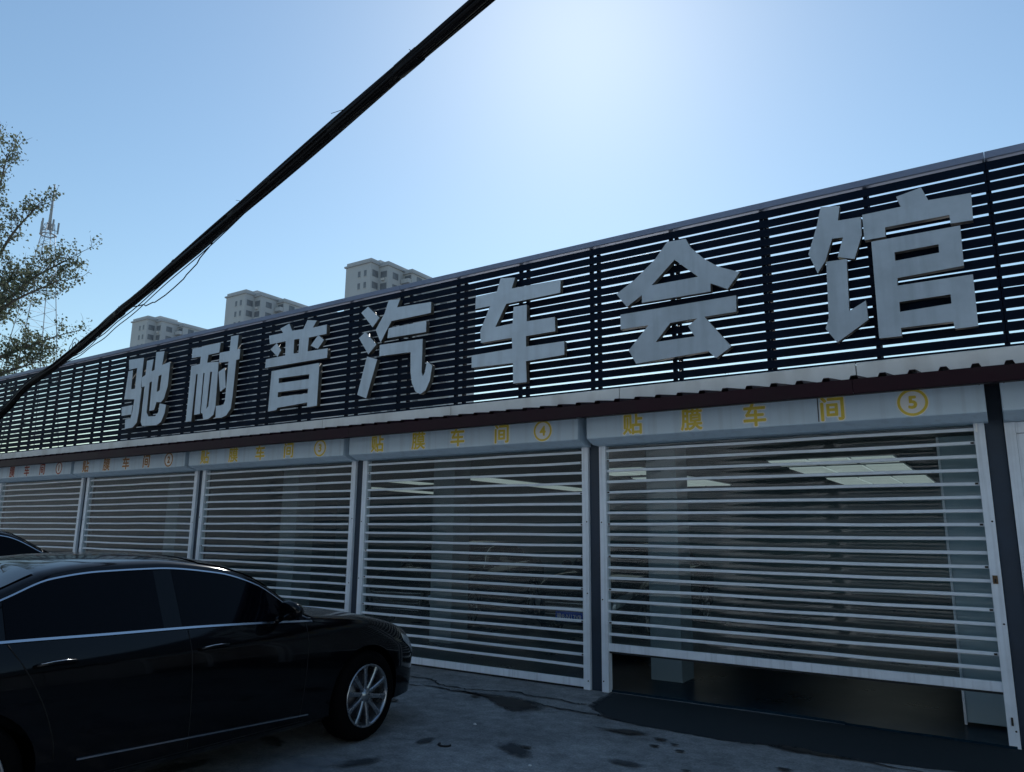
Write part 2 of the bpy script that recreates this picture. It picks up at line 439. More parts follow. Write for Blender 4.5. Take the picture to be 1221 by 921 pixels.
for k in range(40):
    sx, sy, sr = rs.uniform(-5.5, 1.0), rs.uniform(-4.2, -1.25), (rs.uniform(.05, .30) if k % 3 else rs.uniform(.04, .15))
    an = rs.uniform(0, 3.1); pts = []
    for q in range(12):
        a = q * .5236; u, v_ = sr * 2.2 * math.cos(a) * rs.uniform(.7, 1.2), sr * math.sin(a) * rs.uniform(.7, 1.2)
        pts.append((sx + u * math.cos(an) - v_ * math.sin(an), sy + u * math.sin(an) + v_ * math.cos(an)))
    soft("scuff" if k % 3 else "stain", pts, .009 + .00004 * k, PALE if k % 3 else OILY, .35)
PAPER = mat("pale_scrap", (.6, .6, .6), .7)
def scrap(x, y, label, s, m, n=7):
    b = MB(); ring = [(s * random.uniform(.6, 1.1) * math.cos(6.28 * k / n), s * .7 * random.uniform(.6, 1.1) * math.sin(6.28 * k / n)) for k in range(n)]
    vs = [(a, c, 0) for a, c in ring] + [(a * .6, c * .6, s * .5) for a, c in ring]
    b.add(vs, [(k, (k + 1) % n, n + (k + 1) % n, n + k) for k in range(n)] + [tuple(range(n, 2 * n)), tuple(range(n))[::-1]])
    tag(b.build("pebble", m, None, (x, y, .002)), label, "pebble")
scrap(-3.93, -1.86, "tiny pale stone chip lying on the concrete near the dark wet stain", .022, PAPER)
scrap(-2.95, -2.55, "small pale stone chip on the concrete at the bottom edge of the photo", .018, PAPER)
tag(MB().tube([(.05 * math.cos(a), .04 * math.sin(a), .008) for a in [0.2 * k - 3.4 for k in range(20)]], .007, 6).build("wire_ring", BLACK, None, (-3.75, -2.5, 0)), "small dark curl of wire lying on the open concrete", "wire")

# ================================================================== workshop building
CXS = [-17.90, -14.356, -10.811, -7.254, -3.708, 0.0, 3.60, 7.15, 10.7, 14.0]
shed = thing("workshop_building", "long single storey car workshop with dark blue columns behind its row of roller shutters", "workshop", (0, 0, 0))
for i, c in enumerate(CXS):
    bevel(MB().box(-.068, .068, .0, .14, 0, 2.9).build("column", BLUESTEEL, shed, (c, 0, 0)), .006)
X0, X1 = -24.5, 14.2
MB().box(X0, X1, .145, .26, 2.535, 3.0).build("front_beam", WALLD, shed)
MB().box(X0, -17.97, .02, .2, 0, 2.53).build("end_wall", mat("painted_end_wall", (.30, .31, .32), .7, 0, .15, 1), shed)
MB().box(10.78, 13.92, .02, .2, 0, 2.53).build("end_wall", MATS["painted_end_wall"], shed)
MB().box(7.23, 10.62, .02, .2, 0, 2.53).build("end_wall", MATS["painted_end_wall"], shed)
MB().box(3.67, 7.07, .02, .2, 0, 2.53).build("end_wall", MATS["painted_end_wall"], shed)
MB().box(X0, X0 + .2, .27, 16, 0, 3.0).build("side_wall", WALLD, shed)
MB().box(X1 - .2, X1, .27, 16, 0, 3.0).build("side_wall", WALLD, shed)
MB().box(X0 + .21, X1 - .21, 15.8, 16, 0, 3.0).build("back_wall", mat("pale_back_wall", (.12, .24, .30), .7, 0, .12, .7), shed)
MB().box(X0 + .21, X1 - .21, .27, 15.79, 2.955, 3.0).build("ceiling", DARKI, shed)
# raised epoxy floor with a slightly broken front edge
fe = ragged([(X0 + .3, .04), (-8, .04), (-3.5, .03), (-2.2, .05), (-1.35, .02), (-1.3, -.02), (-.8, -.03), (-.1, -.05), (.0, .05), (X1 - .3, .04)], 6, .012, False) + [(X1 - .3, .04)]
b = MB(); n = len(fe); poly = fe + [(X1 - .3, 15.7), (X0 + .3, 15.7)]; m_ = len(poly)
b.add([(x, y, .022) for x, y in poly] + [(x, y, -.05) for x, y in poly], [tuple(range(m_))] + [(k, (k + 1) % m_, m_ + (k + 1) % m_, m_ + k) for k in range(m_)])
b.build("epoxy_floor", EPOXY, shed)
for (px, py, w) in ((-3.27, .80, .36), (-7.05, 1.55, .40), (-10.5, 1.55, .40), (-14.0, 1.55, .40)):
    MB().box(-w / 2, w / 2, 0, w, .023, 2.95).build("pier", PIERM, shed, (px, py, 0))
bd = MB().box(-.44, -.06, .50, .56, .05, 2.5).build("wall_board", WALLI, shed)
MB().box(-.46, -.441, .48, .58, .03, 2.5).build("board_trim", ALU, shed)
MB().box(-.06, -.03, .03, .56, .03, 2.5).build("board_trim", ALU, shed)
# sloping main roof, corrugated, behind the louvre
def corrugated(x0, x1, rows, pitch, h, th, tw=.045):
    """rows of (y, z); ribs run down the slope"""
    b = MB(); xs = []; x = x0
    while x < x1:
        for dx, dz in ((0, 0), (pitch - 2 * tw, 0), (pitch - 1.6 * tw, 1), (pitch - .4 * tw, 1)):
            if x + dx <= x1: xs.append((x + dx, dz * h))
        x += pitch
    n = len(xs)
    for s in (0, -th):
        b.grid([[(x, y, z + d + s) for x, d in xs] for y, z in rows], False)
    for r in (0, len(rows) - 1):
        y, z = rows[r]
        b.grid([[(x, y, z + d) for x, d in xs], [(x, y, z + d - th) for x, d in xs]], False)
    return b
ROOFM = mat("pale_roof_sheet", (.38, .40, .42), .5, .2, .1, .6)
corrugated(X0, X1, [(.30, 3.08), (8, 3.75), (16.2, 3.08)], .45, .035, .004).build("roof", ROOFM, shed)
# awning over the shutters
corrugated(X0, X1, [(-.705, 2.885), (-.03, 2.985)], .2165, .030, .004, .036).build("awning_sheet", MAROON, shed)
xa = X0; segs = [-24.5, -18.6, -12.7, -6.8, -.95, 4.9, 10, 14.2]
for a, c in zip(segs, segs[1:]):
    MB().prism([(-.712, 2.762), (-.70, 2.757), (-.64, 2.757), (-.64, 2.764), (-.698, 2.766), (-.698, 2.880), (-.712, 2.880)], a + .002, c - .002).build("awning_trim", MAROON, shed)
MB().box(X0, X1, -.62, .0, 2.850, 2.862).build("awning_soffit", mat("dark_soffit", (.05, .04, .045), .7, 0, .2, 1), shed)
MB().box(X0, X1, -.66, -.63, 2.785, 2.872).build("awning_purlin", mat("purlin_steel", (.04, .02, .025), .6), shed)
# cream fascia panels between awning and louvre
j = [14.2, 10.9, 8.5, 6.1, 3.73, 1.36, -1.01, -3.39, -5.72, -8.05, -10.40, -12.75, -15.1, -17.45, -19.8, -22.15, -24.5]
for a, c in zip(j, j[1:]):
    MB().prism([(-.02, 2.99), (.03, 2.99), (.03, 3.165), (-.012, 3.168), (-.02, 3.160)], c + .005, a - .005).build("fascia_panel", FASC, shed)
MB().box(X0, X1, .031, .05, 2.99, 3.15).build("fascia_backing", SCREW, shed)

# ================================================================== louvre screen
lou = thing("louvre_screen", "tall dark navy screen of horizontal slats along the roof edge carrying the big grey characters", "louvre screen", (0, 0, 3.17))
PZ, GAP, TOPZ = .0982, .0180, 4.777
sl = [-24.4, .165 - .982 * 19, .165 - .982 * 13, .165 - .982 * 7, .165, 6.057, 14.1]
meshes = []
for a, c in zip(sl, sl[1:]):
    L_ = c - a - .006
    meshes.append((a + .003, MB().prism([(.04, -.0392), (.044, -.0404), (.056, -.0404), (.058, -.0385), (.058, .039), (.056, .0402), (.050, .0402), (.045, .0397), (.0415, .038), (.04, .036)], 0, L_).mesh("slat")))
for k in range(17):
    zc = TOPZ - PZ * k - GAP / 2 - (PZ - GAP) / 2
    if zc < 3.19: continue
    for a, me in meshes:
        o = link("slat", me, NAVY, lou, (a, random.uniform(-.002, .002), zc - 3.17 + random.uniform(-.0025, .0025)))
        o.rotation_euler = (random.uniform(-.05, .05), random.uniform(-.0004, .0004), 0)
for a, me in meshes:
    link("slat", me, NAVY, lou, (a, 0, TOPZ + .051 - 3.17))
MB().box(-24.4, 14.1, .04, .062, .0, .028).build("bottom_rail", NAVY, lou)
CAPP = [(.02, 4.892), (.03, 4.886), (.13, 4.886), (.30, 4.93), (.30, 4.962), (.13, 4.962), (.02, 4.955)]
for a, c in zip(sl, sl[1:]):
    MB().prism([(y, z - 3.17) for y, z in CAPP], a + .002, c - .002).build("cap", CAPM, lou)
pm = MB().box(-.02, .02, 0, .04, -.15, 1.71).mesh("post")
bm_ = MB().tube([(0, .10, .05), (0, .25, .9)], .008, 6).mesh("brace")
x = .165; k = 0
while x > -24.3:
    link("post", pm, NAVY, lou, (x, .066, 0))
    link("rear_post", pm, NAVY, lou, (x + random.uniform(-.01, .01), .25, 0))
    link("tie", MB().box(-.012, .012, .107, .249, .62, .65).mesh("tie") if k == 0 else bpy.data.meshes["tie"], NAVY, lou, (x, 0, .4 * (k % 3)))
    x -= .982; k += 1
for xx in [.165 + .982 * q for q in range(1, 15)]:
    link("post", pm, NAVY, lou, (xx, .066, 0)); link("rear_post", pm, NAVY, lou, (xx, .25, 0))

# ================================================================== big raised characters
LETTERS = [
 [[[(-13.226,4.659),(-12.747,4.643),(-12.74,4.083),(-12.711,4.076),(-12.723,3.621),(-12.75,3.456),(-12.872,3.376),(-13.11,3.37),(-13.132,3.54),(-12.966,3.55),(-12.928,3.66),(-12.902,3.895),(-13.242,3.921),(-13.203,4.442),(-13.061,4.445),(-13.052,4.091),(-12.924,4.09),(-12.926,4.475),(-13.188,4.468)]],[[(-13.295,3.781),(-12.945,3.792),(-12.952,3.621),(-13.27,3.619)]],[[(-12.628,4.571),(-12.427,4.576),(-12.453,4.358),(-12.359,4.37),(-12.361,4.697),(-12.112,4.684),(-12.144,4.435),(-11.901,4.468),(-11.907,4.033),(-11.981,3.822),(-12.063,3.764),(-12.197,3.78),(-12.247,3.644),(-12.386,3.638),(-12.4,4.172),(-12.474,4.158),(-12.471,3.623),(-12.399,3.54),(-12.189,3.531),(-12.107,3.594),(-12.09,3.745),(-11.899,3.706),(-11.917,3.557),(-12.001,3.412),(-12.123,3.367),(-12.561,3.383),(-12.621,3.458),(-12.619,4.105),(-12.714,4.092),(-12.737,4.276),(-12.63,4.31)],[(-12.216,4.246),(-12.122,4.265),(-12.131,3.979),(-12.225,3.959)]]],
 [[[(-11.275,4.614),(-10.517,4.629),(-10.527,4.46),(-10.814,4.456),(-10.831,4.323),(-10.521,4.303),(-10.502,3.565),(-10.537,3.426),(-10.658,3.365),(-10.789,3.36),(-10.829,3.47),(-10.877,3.478),(-10.87,4.155),(-10.911,4.155),(-10.905,3.466),(-11.056,3.463),(-11.06,4.155),(-11.108,4.156),(-11.125,3.359),(-11.273,3.363),(-11.264,4.314),(-11.024,4.325),(-11.02,4.452),(-11.272,4.457)],[(-10.723,4.153),(-10.67,4.154),(-10.686,3.581),(-10.738,3.528)]],[[(-10.245,4.692),(-10.055,4.69),(-10.062,4.452),(-9.986,4.451),(-9.986,4.28),(-10.064,4.277),(-10.081,3.689),(-10.101,3.491),(-10.197,3.39),(-10.319,3.359),(-10.473,3.365),(-10.482,3.564),(-10.3,3.564),(-10.261,3.625),(-10.259,4.272),(-10.502,4.284),(-10.509,4.452),(-10.251,4.45)]],[[(-10.497,4.128),(-10.343,4.183),(-10.275,3.849),(-10.411,3.791)]]],
 [[[(-9.29,4.568),(-8.964,4.569),(-9.037,4.647),(-8.838,4.698),(-8.768,4.575),(-8.512,4.564),(-8.434,4.691),(-8.233,4.655),(-8.311,4.555),(-8.014,4.56),(-8.008,4.42),(-8.381,4.414),(-8.389,4.204),(-7.963,4.197),(-7.967,4.055),(-9.329,4.06),(-9.324,4.197),(-8.882,4.203),(-8.891,4.428),(-9.26,4.427)],[(-8.704,4.427),(-8.583,4.426),(-8.584,4.209),(-8.697,4.208)]],[[(-9.096,4.426),(-8.988,4.301),(-9.057,4.205),(-9.235,4.343)]],[[(-8.177,4.424),(-8.054,4.334),(-8.172,4.215),(-8.328,4.284)]],[[(-9.167,3.992),(-8.119,3.997),(-8.119,3.366),(-8.319,3.359),(-8.323,3.431),(-8.977,3.407),(-8.997,3.374),(-9.186,3.366)],[(-8.991,3.863),(-8.316,3.852),(-8.318,3.781),(-8.989,3.784)],[(-8.992,3.646),(-8.323,3.639),(-8.327,3.564),(-8.989,3.568)]]],
 [[[(-7.196,4.698),(-6.966,4.503),(-7.087,4.384),(-7.319,4.628)]],[[(-7.22,4.334),(-6.999,4.127),(-7.146,4.004),(-7.339,4.262)]],[[(-7.165,3.974),(-6.974,3.911),(-7.144,3.385),(-7.317,3.449)]],[[(-6.806,4.723),(-6.6,4.708),(-6.649,4.599),(-6.048,4.577),(-6.047,4.427),(-6.739,4.42),(-6.924,4.146),(-7.025,4.335),(-6.872,4.547)]],[[(-6.783,4.324),(-6.12,4.331),(-6.12,4.177),(-6.801,4.187)]],[[(-6.935,4.109),(-6.173,4.091),(-6.172,3.64),(-6.146,3.583),(-6.114,3.634),(-6.085,3.776),(-5.996,3.711),(-6.029,3.516),(-6.092,3.397),(-6.182,3.351),(-6.265,3.395),(-6.329,3.511),(-6.36,3.661),(-6.373,3.937),(-6.933,3.951)]]],
 [[[(-4.94,4.697),(-4.727,4.667),(-4.776,4.535),(-4.088,4.522),(-4.094,4.363),(-4.854,4.352),(-5.012,4.08),(-4.755,4.089),(-4.743,4.294),(-4.557,4.293),(-4.555,4.084),(-4.168,4.079),(-4.16,3.906),(-4.564,3.903),(-4.563,3.773),(-4.042,3.77),(-4.043,3.608),(-4.562,3.595),(-4.55,3.341),(-4.739,3.344),(-4.745,3.595),(-5.359,3.607),(-5.363,3.764),(-4.757,3.774),(-4.765,3.911),(-5.225,3.908),(-5.239,4.064),(-5.093,4.364),(-5.32,4.361),(-5.318,4.523),(-4.995,4.53)]]],
 [[[(-2.762,4.705),(-2.553,4.695),(-2.506,4.589),(-2.361,4.429),(-2.218,4.316),(-2.003,4.216),(-2.134,4.058),(-2.307,4.153),(-2.311,4.065),(-3.072,4.069),(-3.07,4.157),(-3.251,4.051),(-3.374,4.221),(-3.151,4.346),(-2.91,4.531)],[(-2.687,4.487),(-2.435,4.248),(-2.954,4.248)]],[[(-3.33,3.975),(-2.051,3.978),(-2.056,3.808),(-2.387,3.805),(-2.124,3.454),(-2.286,3.355),(-2.362,3.437),(-3.156,3.398),(-3.24,3.558),(-3.002,3.807),(-3.33,3.807)],[(-2.757,3.795),(-2.462,3.8),(-2.564,3.729),(-2.497,3.611),(-2.928,3.608)]]],
 [[[(-1.195,4.722),(-1.025,4.694),(-1.052,4.55),(-0.852,4.541),(-0.857,4.361),(-0.935,4.141),(-1.078,4.189),(-1.018,4.374),(-1.115,4.38),(-1.189,4.173),(-1.266,4.063),(-1.336,4.271),(-1.243,4.535)]],[[(-1.182,4.162),(-1.002,4.154),(-1.017,3.646),(-0.87,3.725),(-0.863,3.541),(-1.141,3.362),(-1.232,3.508),(-1.198,3.606)]],[[(-0.839,4.557),(-0.514,4.56),(-0.544,4.665),(-0.339,4.703),(-0.293,4.568),(0.034,4.554),(0.025,4.303),(-0.143,4.31),(-0.146,4.392),(-0.658,4.392),(-0.661,4.302),(-0.837,4.304)]],[[(-0.782,4.278),(-0.074,4.276),(-0.08,3.907),(-0.597,3.89),(-0.603,3.819),(-0.022,3.817),(-0.027,3.358),(-0.197,3.357),(-0.203,3.423),(-0.608,3.426),(-0.606,3.35),(-0.788,3.354)],[(-0.6,4.137),(-0.251,4.14),(-0.253,4.062),(-0.602,4.055)],[(-0.6,3.665),(-0.202,3.668),(-0.202,3.585),(-0.603,3.573)]]],
]

LLAB = ["leftmost raised grey character, narrow strokes, just left of the box shaped one with three legs",
        "second raised grey character from the left, with a comb of vertical legs",
        "third raised grey character from the left, a wide bar above a two slot box",
        "raised grey character with two square dots and a sweeping hook on its right",
        "raised grey character with one long vertical stem crossing three bars",
        "raised grey character with a peaked roof shape enclosing a triangle",
        "raised grey character at the right end, hooked left half and two stacked boxes"]
YF, YB = -.08, -.018
for lab, L_ in zip(LLAB, LETTERS):
    allp = [p for pc in L_ for lp in pc for p in lp]
    x0 = (min(p[0] for p in allp) + max(p[0] for p in allp)) / 2; z0 = min(p[1] for p in allp)
    t = thing("sign_character", lab, "sign character", (x0, 0, z0), 0, "big raised characters on the louvre screen")
    for pc in L_:
        loops = [[(p[0] - x0, p[1] - z0) for p in lp] for lp in pc]
        fm = curve_mesh("stroke", loops, .5, lambda v: Vector((v.x, (YF if v.z > 0 else YB), v.y)))
        # split the side walls off as the return
        bmf = bmesh.new(); bmf.from_mesh(fm); bmr = bmf.copy()
        for bb, keep_face in ((bmf, True), (bmr, False)):
            bb.normal_update()
            dl = [f for f in bb.faces if (abs(f.normal.y) > .7 and f.calc_center_median().y < (YF + YB) / 2) != keep_face]
            bmesh.ops.delete(bb, geom=dl, context='FACES')
        # a thin lip so that the face panel has an edge of its own
        bmesh.ops.remove_doubles(bmf, verts=bmf.verts, dist=1e-5)
        ext = bmesh.ops.extrude_face_region(bmf, geom=list(bmf.faces))
        bmesh.ops.translate(bmf, vec=(0, -.006, 0), verts=[e for e in ext['geom'] if isinstance(e, bmesh.types.BMVert)])
        bmesh.ops.recalc_face_normals(bmf, faces=bmf.faces)
        mf = bpy.data.meshes.new("stroke_face"); bmf.to_mesh(mf); bmf.free()
        mr = bpy.data.meshes.new("stroke_return"); bmr.to_mesh(mr); bmr.free()
        bpy.data.meshes.remove(fm)
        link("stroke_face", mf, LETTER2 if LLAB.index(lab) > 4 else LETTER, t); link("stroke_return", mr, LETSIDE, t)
        # stand-off pins back to the screen
        xs = [p[0] for p in loops[0]]; cx = sum(xs) / len(xs); cz = sum(p[1] for p in loops[0]) / len(xs)
        MB().box(loops[0][0][0] - .0, loops[0][0][0] + .02, YB + .001, .038, loops[0][0][1] - .06, loops[0][0][1] - .04).build("standoff", LETSIDE, t)

# ================================================================== roller shutters
PANE = pane_mat("clear_shutter_pane", (.91, .95, .955), .025, 1.42, .02, ((.30, .36, .355), .045))
GLASSD = pane_mat("door_glass", (.55, .62, .62), .01, 1.5, .02)
CH = ["\u8d34", "\u819c", "\u8f66", "\u95f4"]
GLYPH = {}
def glyph(ch, size, off, key):
    if (ch, key) not in GLYPH: GLYPH[(ch, key)] = stand(bold_text(ch, size, off, 12 if key == "w" else 8), 1.0, 1.0, 1.0)
    return GLYPH[(ch, key)]
def ring_mesh(r0, r1, th):
    b = MB()
    b.lathe_y([(r0, 0), (r1, 0), (r1, -th), (r0, -th)], 36, True) if r0 > 0 else b.lathe_y([(0.0005, 0), (r1, 0), (r1, -th), (0.0005, -th)], 36, True)
    me = b.mesh("ring")
    for p in me.polygons: p.use_smooth = False
    return me
DISC, RING = ring_mesh(0, .123, .0012), ring_mesh(.094, .116, .0024)
PW = .0845
def pane_profile(h):
    n = 6; out = []
    for i in range(n + 1):
        t = i / n; out.append((-.0030 * 4 * t * (1 - t), -h / 2 + h * t))
    return out + [(y + .002, z) for y, z in out[::-1]]
LABS = {1: ("leftmost roller shutter, number one in red on its grey hood", RUST), 2: ("roller shutter with brown lettering and number two on its hood", AMBER),
        3: ("half hidden roller shutter behind the black sedan bonnet, gold number three on its hood", GOLD),
        4: ("closed roller shutter with gold number four, dark parked cars seen through its panes", GOLD),
        5: ("widest roller shutter, partly raised off the floor, with gold number five on its hood", GOLD)}
def shutter(n):
    a, c = CXS[n - 1], CXS[n]; cx = (a + c) / 2; w = (c - a) - .29
    lab, vin = LABS[n]
    t = thing("roller_shutter", lab, "roller shutter", (cx, 0, 0), 0, "clear roller shutters along the workshop front")
    rail = MB().prism([(-.04, 0), (.05, 0), (.05, 2.56), (-.04, 2.56)], -.039, .039).mesh("guide_rail")
    for s in (-1, 1):
        o = bevel(link("guide_rail", rail, ALU, t, (s * ((c - a) / 2 - .107), 0, .002)), .004)
        for z in (.1, .95, 1.75):
            MB().lathe_y([(.0005, -.044), (.007, -.043), (.008, -.039), (.0005, -.039)], 10).build("screw", SCREW, o, (s * .018, 0, z + random.uniform(-.05, .05)))
    bot = .405 if n == 5 else .022
    top = 2.489 if n == 5 else 2.482
    btop = bot + .077
    def wavy(amp):
        prof_ = [(-.011, -.010), (-.006, -.0145), (.010, -.0145), (.013, 0), (.010, .0145), (-.006, .0145), (-.011, .010)]
        rows = []; ph = random.uniform(0, 6); f1 = random.uniform(1.2, 2.6)
        for i in range(17):
            xx = lerp(-w / 2, w / 2, i / 16); dz = amp * (math.sin(f1 * xx + ph) + .5 * math.sin(2.7 * f1 * xx + 2 * ph))
            rows.append([(xx, y, z + dz) for y, z in prof_ + prof_[:1]])
        b = MB(); b.grid(rows, False); b.add(rows[0][:-1], [tuple(range(7))]); b.add(rows[-1][:-1], [tuple(range(7))[::-1]])
        return b.mesh("slat")
    variants = [wavy(.0027) for q in range(5)]
    sm = MB().prism([(-.011, -.010), (-.006, -.0145), (.010, -.0145), (.013, 0), (.010, .0145), (-.006, .0145), (-.011, .010)], -w / 2, w / 2).mesh("slat")
    h = .1126 - .029
    def pane_mesh(hh_):
        me_ = MB().prism(pane_profile(hh_), -w / 2, w / 2, True).mesh("pane"); me_.set_sharp_from_angle(angle=R(28)); return me_
    pm_ = pane_mesh(h)
    z = top; k = 0; last = z
    while z > btop + .035:
        o = link("slat", random.choice(variants), ALU_SLAT, t, (random.uniform(-.003, .003), random.uniform(-.002, .002), z))
        o.rotation_euler = (random.uniform(-.12, .12), random.uniform(-.0008, .0008), 0)
        if k % 3 == 1:
            for s in (-1, 1): MB().box(-.012, .012, -.0135, -.010, -.008, .008).build("end_clip", SCREW, o, (s * (w / 2 - .02), 0, 0))
        if k > 0:
            p = link("pane", pm_, PANE, t, (0, 0, z + .0563)); p.rotation_euler = (random.uniform(-.03, .03), 0, random.uniform(-.002, .002))
        last = z; z -= .1126; k += 1
    hh = last - .0145 - btop
    link("pane", pane_mesh(hh), PANE, t, (0, 0, btop + hh / 2))
    link("pane", pane_mesh(.05), PANE, t, (0, 0, top + .04))
    bevel(MB().prism([(-.018, bot), (.02, bot), (.02, btop), (-.018, btop)], -w / 2 - .01, w / 2 + .01).build("bottom_bar", ALU, t), .004)
    MB().box(-w / 2, w / 2, -.012, .012, bot - .018, bot - .001).build("rubber_seal", BLACK, t)
    hx0, hx1 = a + .055 - cx, c - .05 - cx
    if n == 5: hx1 = -.037 - cx
    prof = [(-.30, 2.600), (-.296, 2.590), (-.155, 2.536), (.0, 2.536), (.14, 2.545), (.14, 2.845), (-.30, 2.845)]
    hood = bevel(MB().prism(prof, hx0, hx1).build("hood", HOODM, t), .006)
    for xx in (hx0 + .03, hx1 - .03):
        for zz in (2.82,):
            MB().lathe_y([(.0005, -.306), (.007, -.305), (.008, -.3005), (.0005, -.3005)], 10).build("screw", SCREW, hood, (xx, 0, zz))
    rel = [.535, 1.164, 1.778, 2.462, 3.097] if n == 5 else [.51, 1.2, 1.81, 2.45, 3.0]
    if n < 4: rel = [.42, 1.12, 1.74, 2.36, 3.0]
    for q, ch in zip(rel, CH):
        zz = 2.714 + random.uniform(-.004, .004)
        wo = link("character_backing", glyph(ch, .226, .0160, "w"), WHITE_V, t, (hx0 + q, -.3006, zz))
        go = link("character", glyph(ch, .226, .0058, "g%d" % n), vin, t, (hx0 + q, -.3024, zz))
    link("number_disc", DISC, WHITE_V, t, (hx0 + rel[4], -.3008, 2.714))
    link("number_ring", RING.copy(), vin, t, (hx0 + rel[4], -.3010, 2.714))
    link("number", stand(bold_text(str(n), .145, .006, 8)), vin, t, (hx0 + rel[4], -.3030, 2.714))
    if n == 5:
        ME = MB().box(-1.314 - cx, -1.306 - cx, -.3024, -.3006, 2.604, 2.842)
        ME.build("hood_seam", SCREW, t)
        lk = MB().box(c - .13 - cx, c - .095 - cx, -.055, -.041, 1.235, 1.30).build("lock_plate", mat("worn_brass", (.16, .10, .05), .5, .6, .4, 30), t)
        MB().box(c - .118 - cx, c - .107 - cx, -.064, -.056, 1.245, 1.275).build("keyhole", BLACK, lk)
        MB().prism([(-.048, .17), (-.041, .17), (-.041, .23), (-.048, .23)], c - .115 - cx, c - .10 - cx).build("latch", SCREW, t)
        MB().add([(c - .135 - cx, -.043, 2.545), (c - .115 - cx, -.043, 2.55), (c - .118 - cx, -.043, 2.50), (c - .12 - cx, -.043, 2.46), (c - .135 - cx, -.043, 2.47), (c - .128 - cx, -.043, 2.51)], [(0, 1, 2, 5), (5, 2, 3, 4)]).build("torn_tape", WHITE_V, t, (0, -.0, 0))
    return t
for n in (1, 2, 3, 4, 5): shutter(n)
# the glazed door bay at the right edge
gd = thing("glass_door", "white framed dark glass door cut off by the right edge of the photo", "glass door", (1.8, 0, 0))
MB().box(-1.73, -1.655, -.03, .05, .002, 2.53).build("jamb", ALU, gd)
MB().box(1.655, 1.73, -.03, .05, .002, 2.53).build("jamb", ALU, gd)
MB().box(-1.654, 1.654, -.02, .05, 2.44, 2.53).build("header", ALU, gd)
for k in range(2):
    lf = MB().box(-1.65 + 1.652 * k, -.002 + 1.652 * k, .005, .017, .03, 2.43).build("door_leaf", GLASSD, gd)
    for (a0, a1, z0, z1) in ((-1.653, -1.60, .03, 2.435), (-.06, -.007, .03, 2.435)):
        MB().box(a0 + 1.655 * k, a1 + 1.655 * k, -.008, .03, z0, z1).build("leaf_frame", ALU, lf)
hd = bevel(MB().prism([(-.30, 2.600), (-.296, 2.590), (-.155, 2.536), (.14, 2.536), (.14, 2.845), (-.30, 2.845)], -1.73, 1.73).build("hood", HOODM, gd), .006)
MB().lathe_y([(.0005, -.306), (.007, -.305), (.008, -.3005), (.0005, -.3005)], 10).build("screw", SCREW, hd, (-1.70, 0, 2.82))

# ceiling lights inside
LED = mat("lit_led_panel", (.8, .85, .8), .5, emit=((.80, .95, .92), .27))
def led(x0, x1, y0, y1, n, label):
    t = thing("ceiling_light", label, "ceiling light", ((x0 + x1) / 2, (y0 + y1) / 2, 2.94), 0, "lit panels on the workshop ceiling")
    w = (x1 - x0) / n
    for k in range(n):
        a = -(x1 - x0) / 2 + k * w
        MB().box(a + .03, a + w - .03, -(y1 - y0) / 2, (y1 - y0) / 2, -.03, -.005).build("light_panel", LED, t)
    MB().box(-(x1 - x0) / 2, (x1 - x0) / 2, -(y1 - y0) / 2 - .03, (y1 - y0) / 2 + .03, -.004, .012).build("frame", ALU, t)
led(-3.55, -1.45, 6.6, 7.6, 3, "lit ceiling panel row nearest the shutter, seen through the widest shutter")
led(-3.55, -1.45, 8.2, 10.4, 3, "middle row of three lit ceiling panels seen through the widest shutter")
led(-3.45, -1.35, 11.4, 14.0, 3, "farthest row of three lit ceiling panels seen through the widest shutter")
led(-7.5, -6.1, 6.8, 8.4, 2, "nearer lit ceiling panel left of the white pier in the widest shutter")
led(-7.5, -6.1, 9.4, 12.8, 2, "deeper lit ceiling panel left of the white pier in the widest shutter")
led(-11.4, -10.6, 7.2, 13.6, 1, "long lit ceiling strip across the middle of the shutter with number four")
led(-16.9, -16.2, 9.6, 13.4, 1, "lit ceiling strip at the upper left of the shutter with number four")
led(-13.9, -13.3, 7.5, 9.0, 1, "short lit ceiling strip between the two longer ones behind shutter four")

# ================================================================== cars
PAINT = mat("black_car_paint", (.0020, .0022, .0032), .10, 0, coat=.24, spec=.20)
TINT = mat("tinted_glass", (.0015, .0018, .0035), .03, 0, spec=.10)
WSCR = mat("windscreen_glass", (.006, .008, .011), .03, 0, spec=.5)
TRIMC = mat("bright_trim", (.62, .64, .68), .20, 1.0)
SATIN = mat("silver_wheel", (.36, .38, .41), .28, .9, .08, 8)
TYRE = mat("tyre_rubber", (.0035, .0035, .004), .9, 0, .2, 12, .2, 90, spec=.05)
DISCM = mat("brake_disc", (.10, .10, .11), .4, .8)
LAMPM = mat("headlamp_lens", (.34, .38, .42), .06, .4)
SEAM = mat("panel_gap", (.001, .001, .0012), .8)
GRILLE = mat("black_grille", (.006, .006, .007), .4)
PLATEB = mat("blue_plate", (.03, .10, .60), .4)
PLATEW = mat("plate_white", (.9, .9, .9), .5)

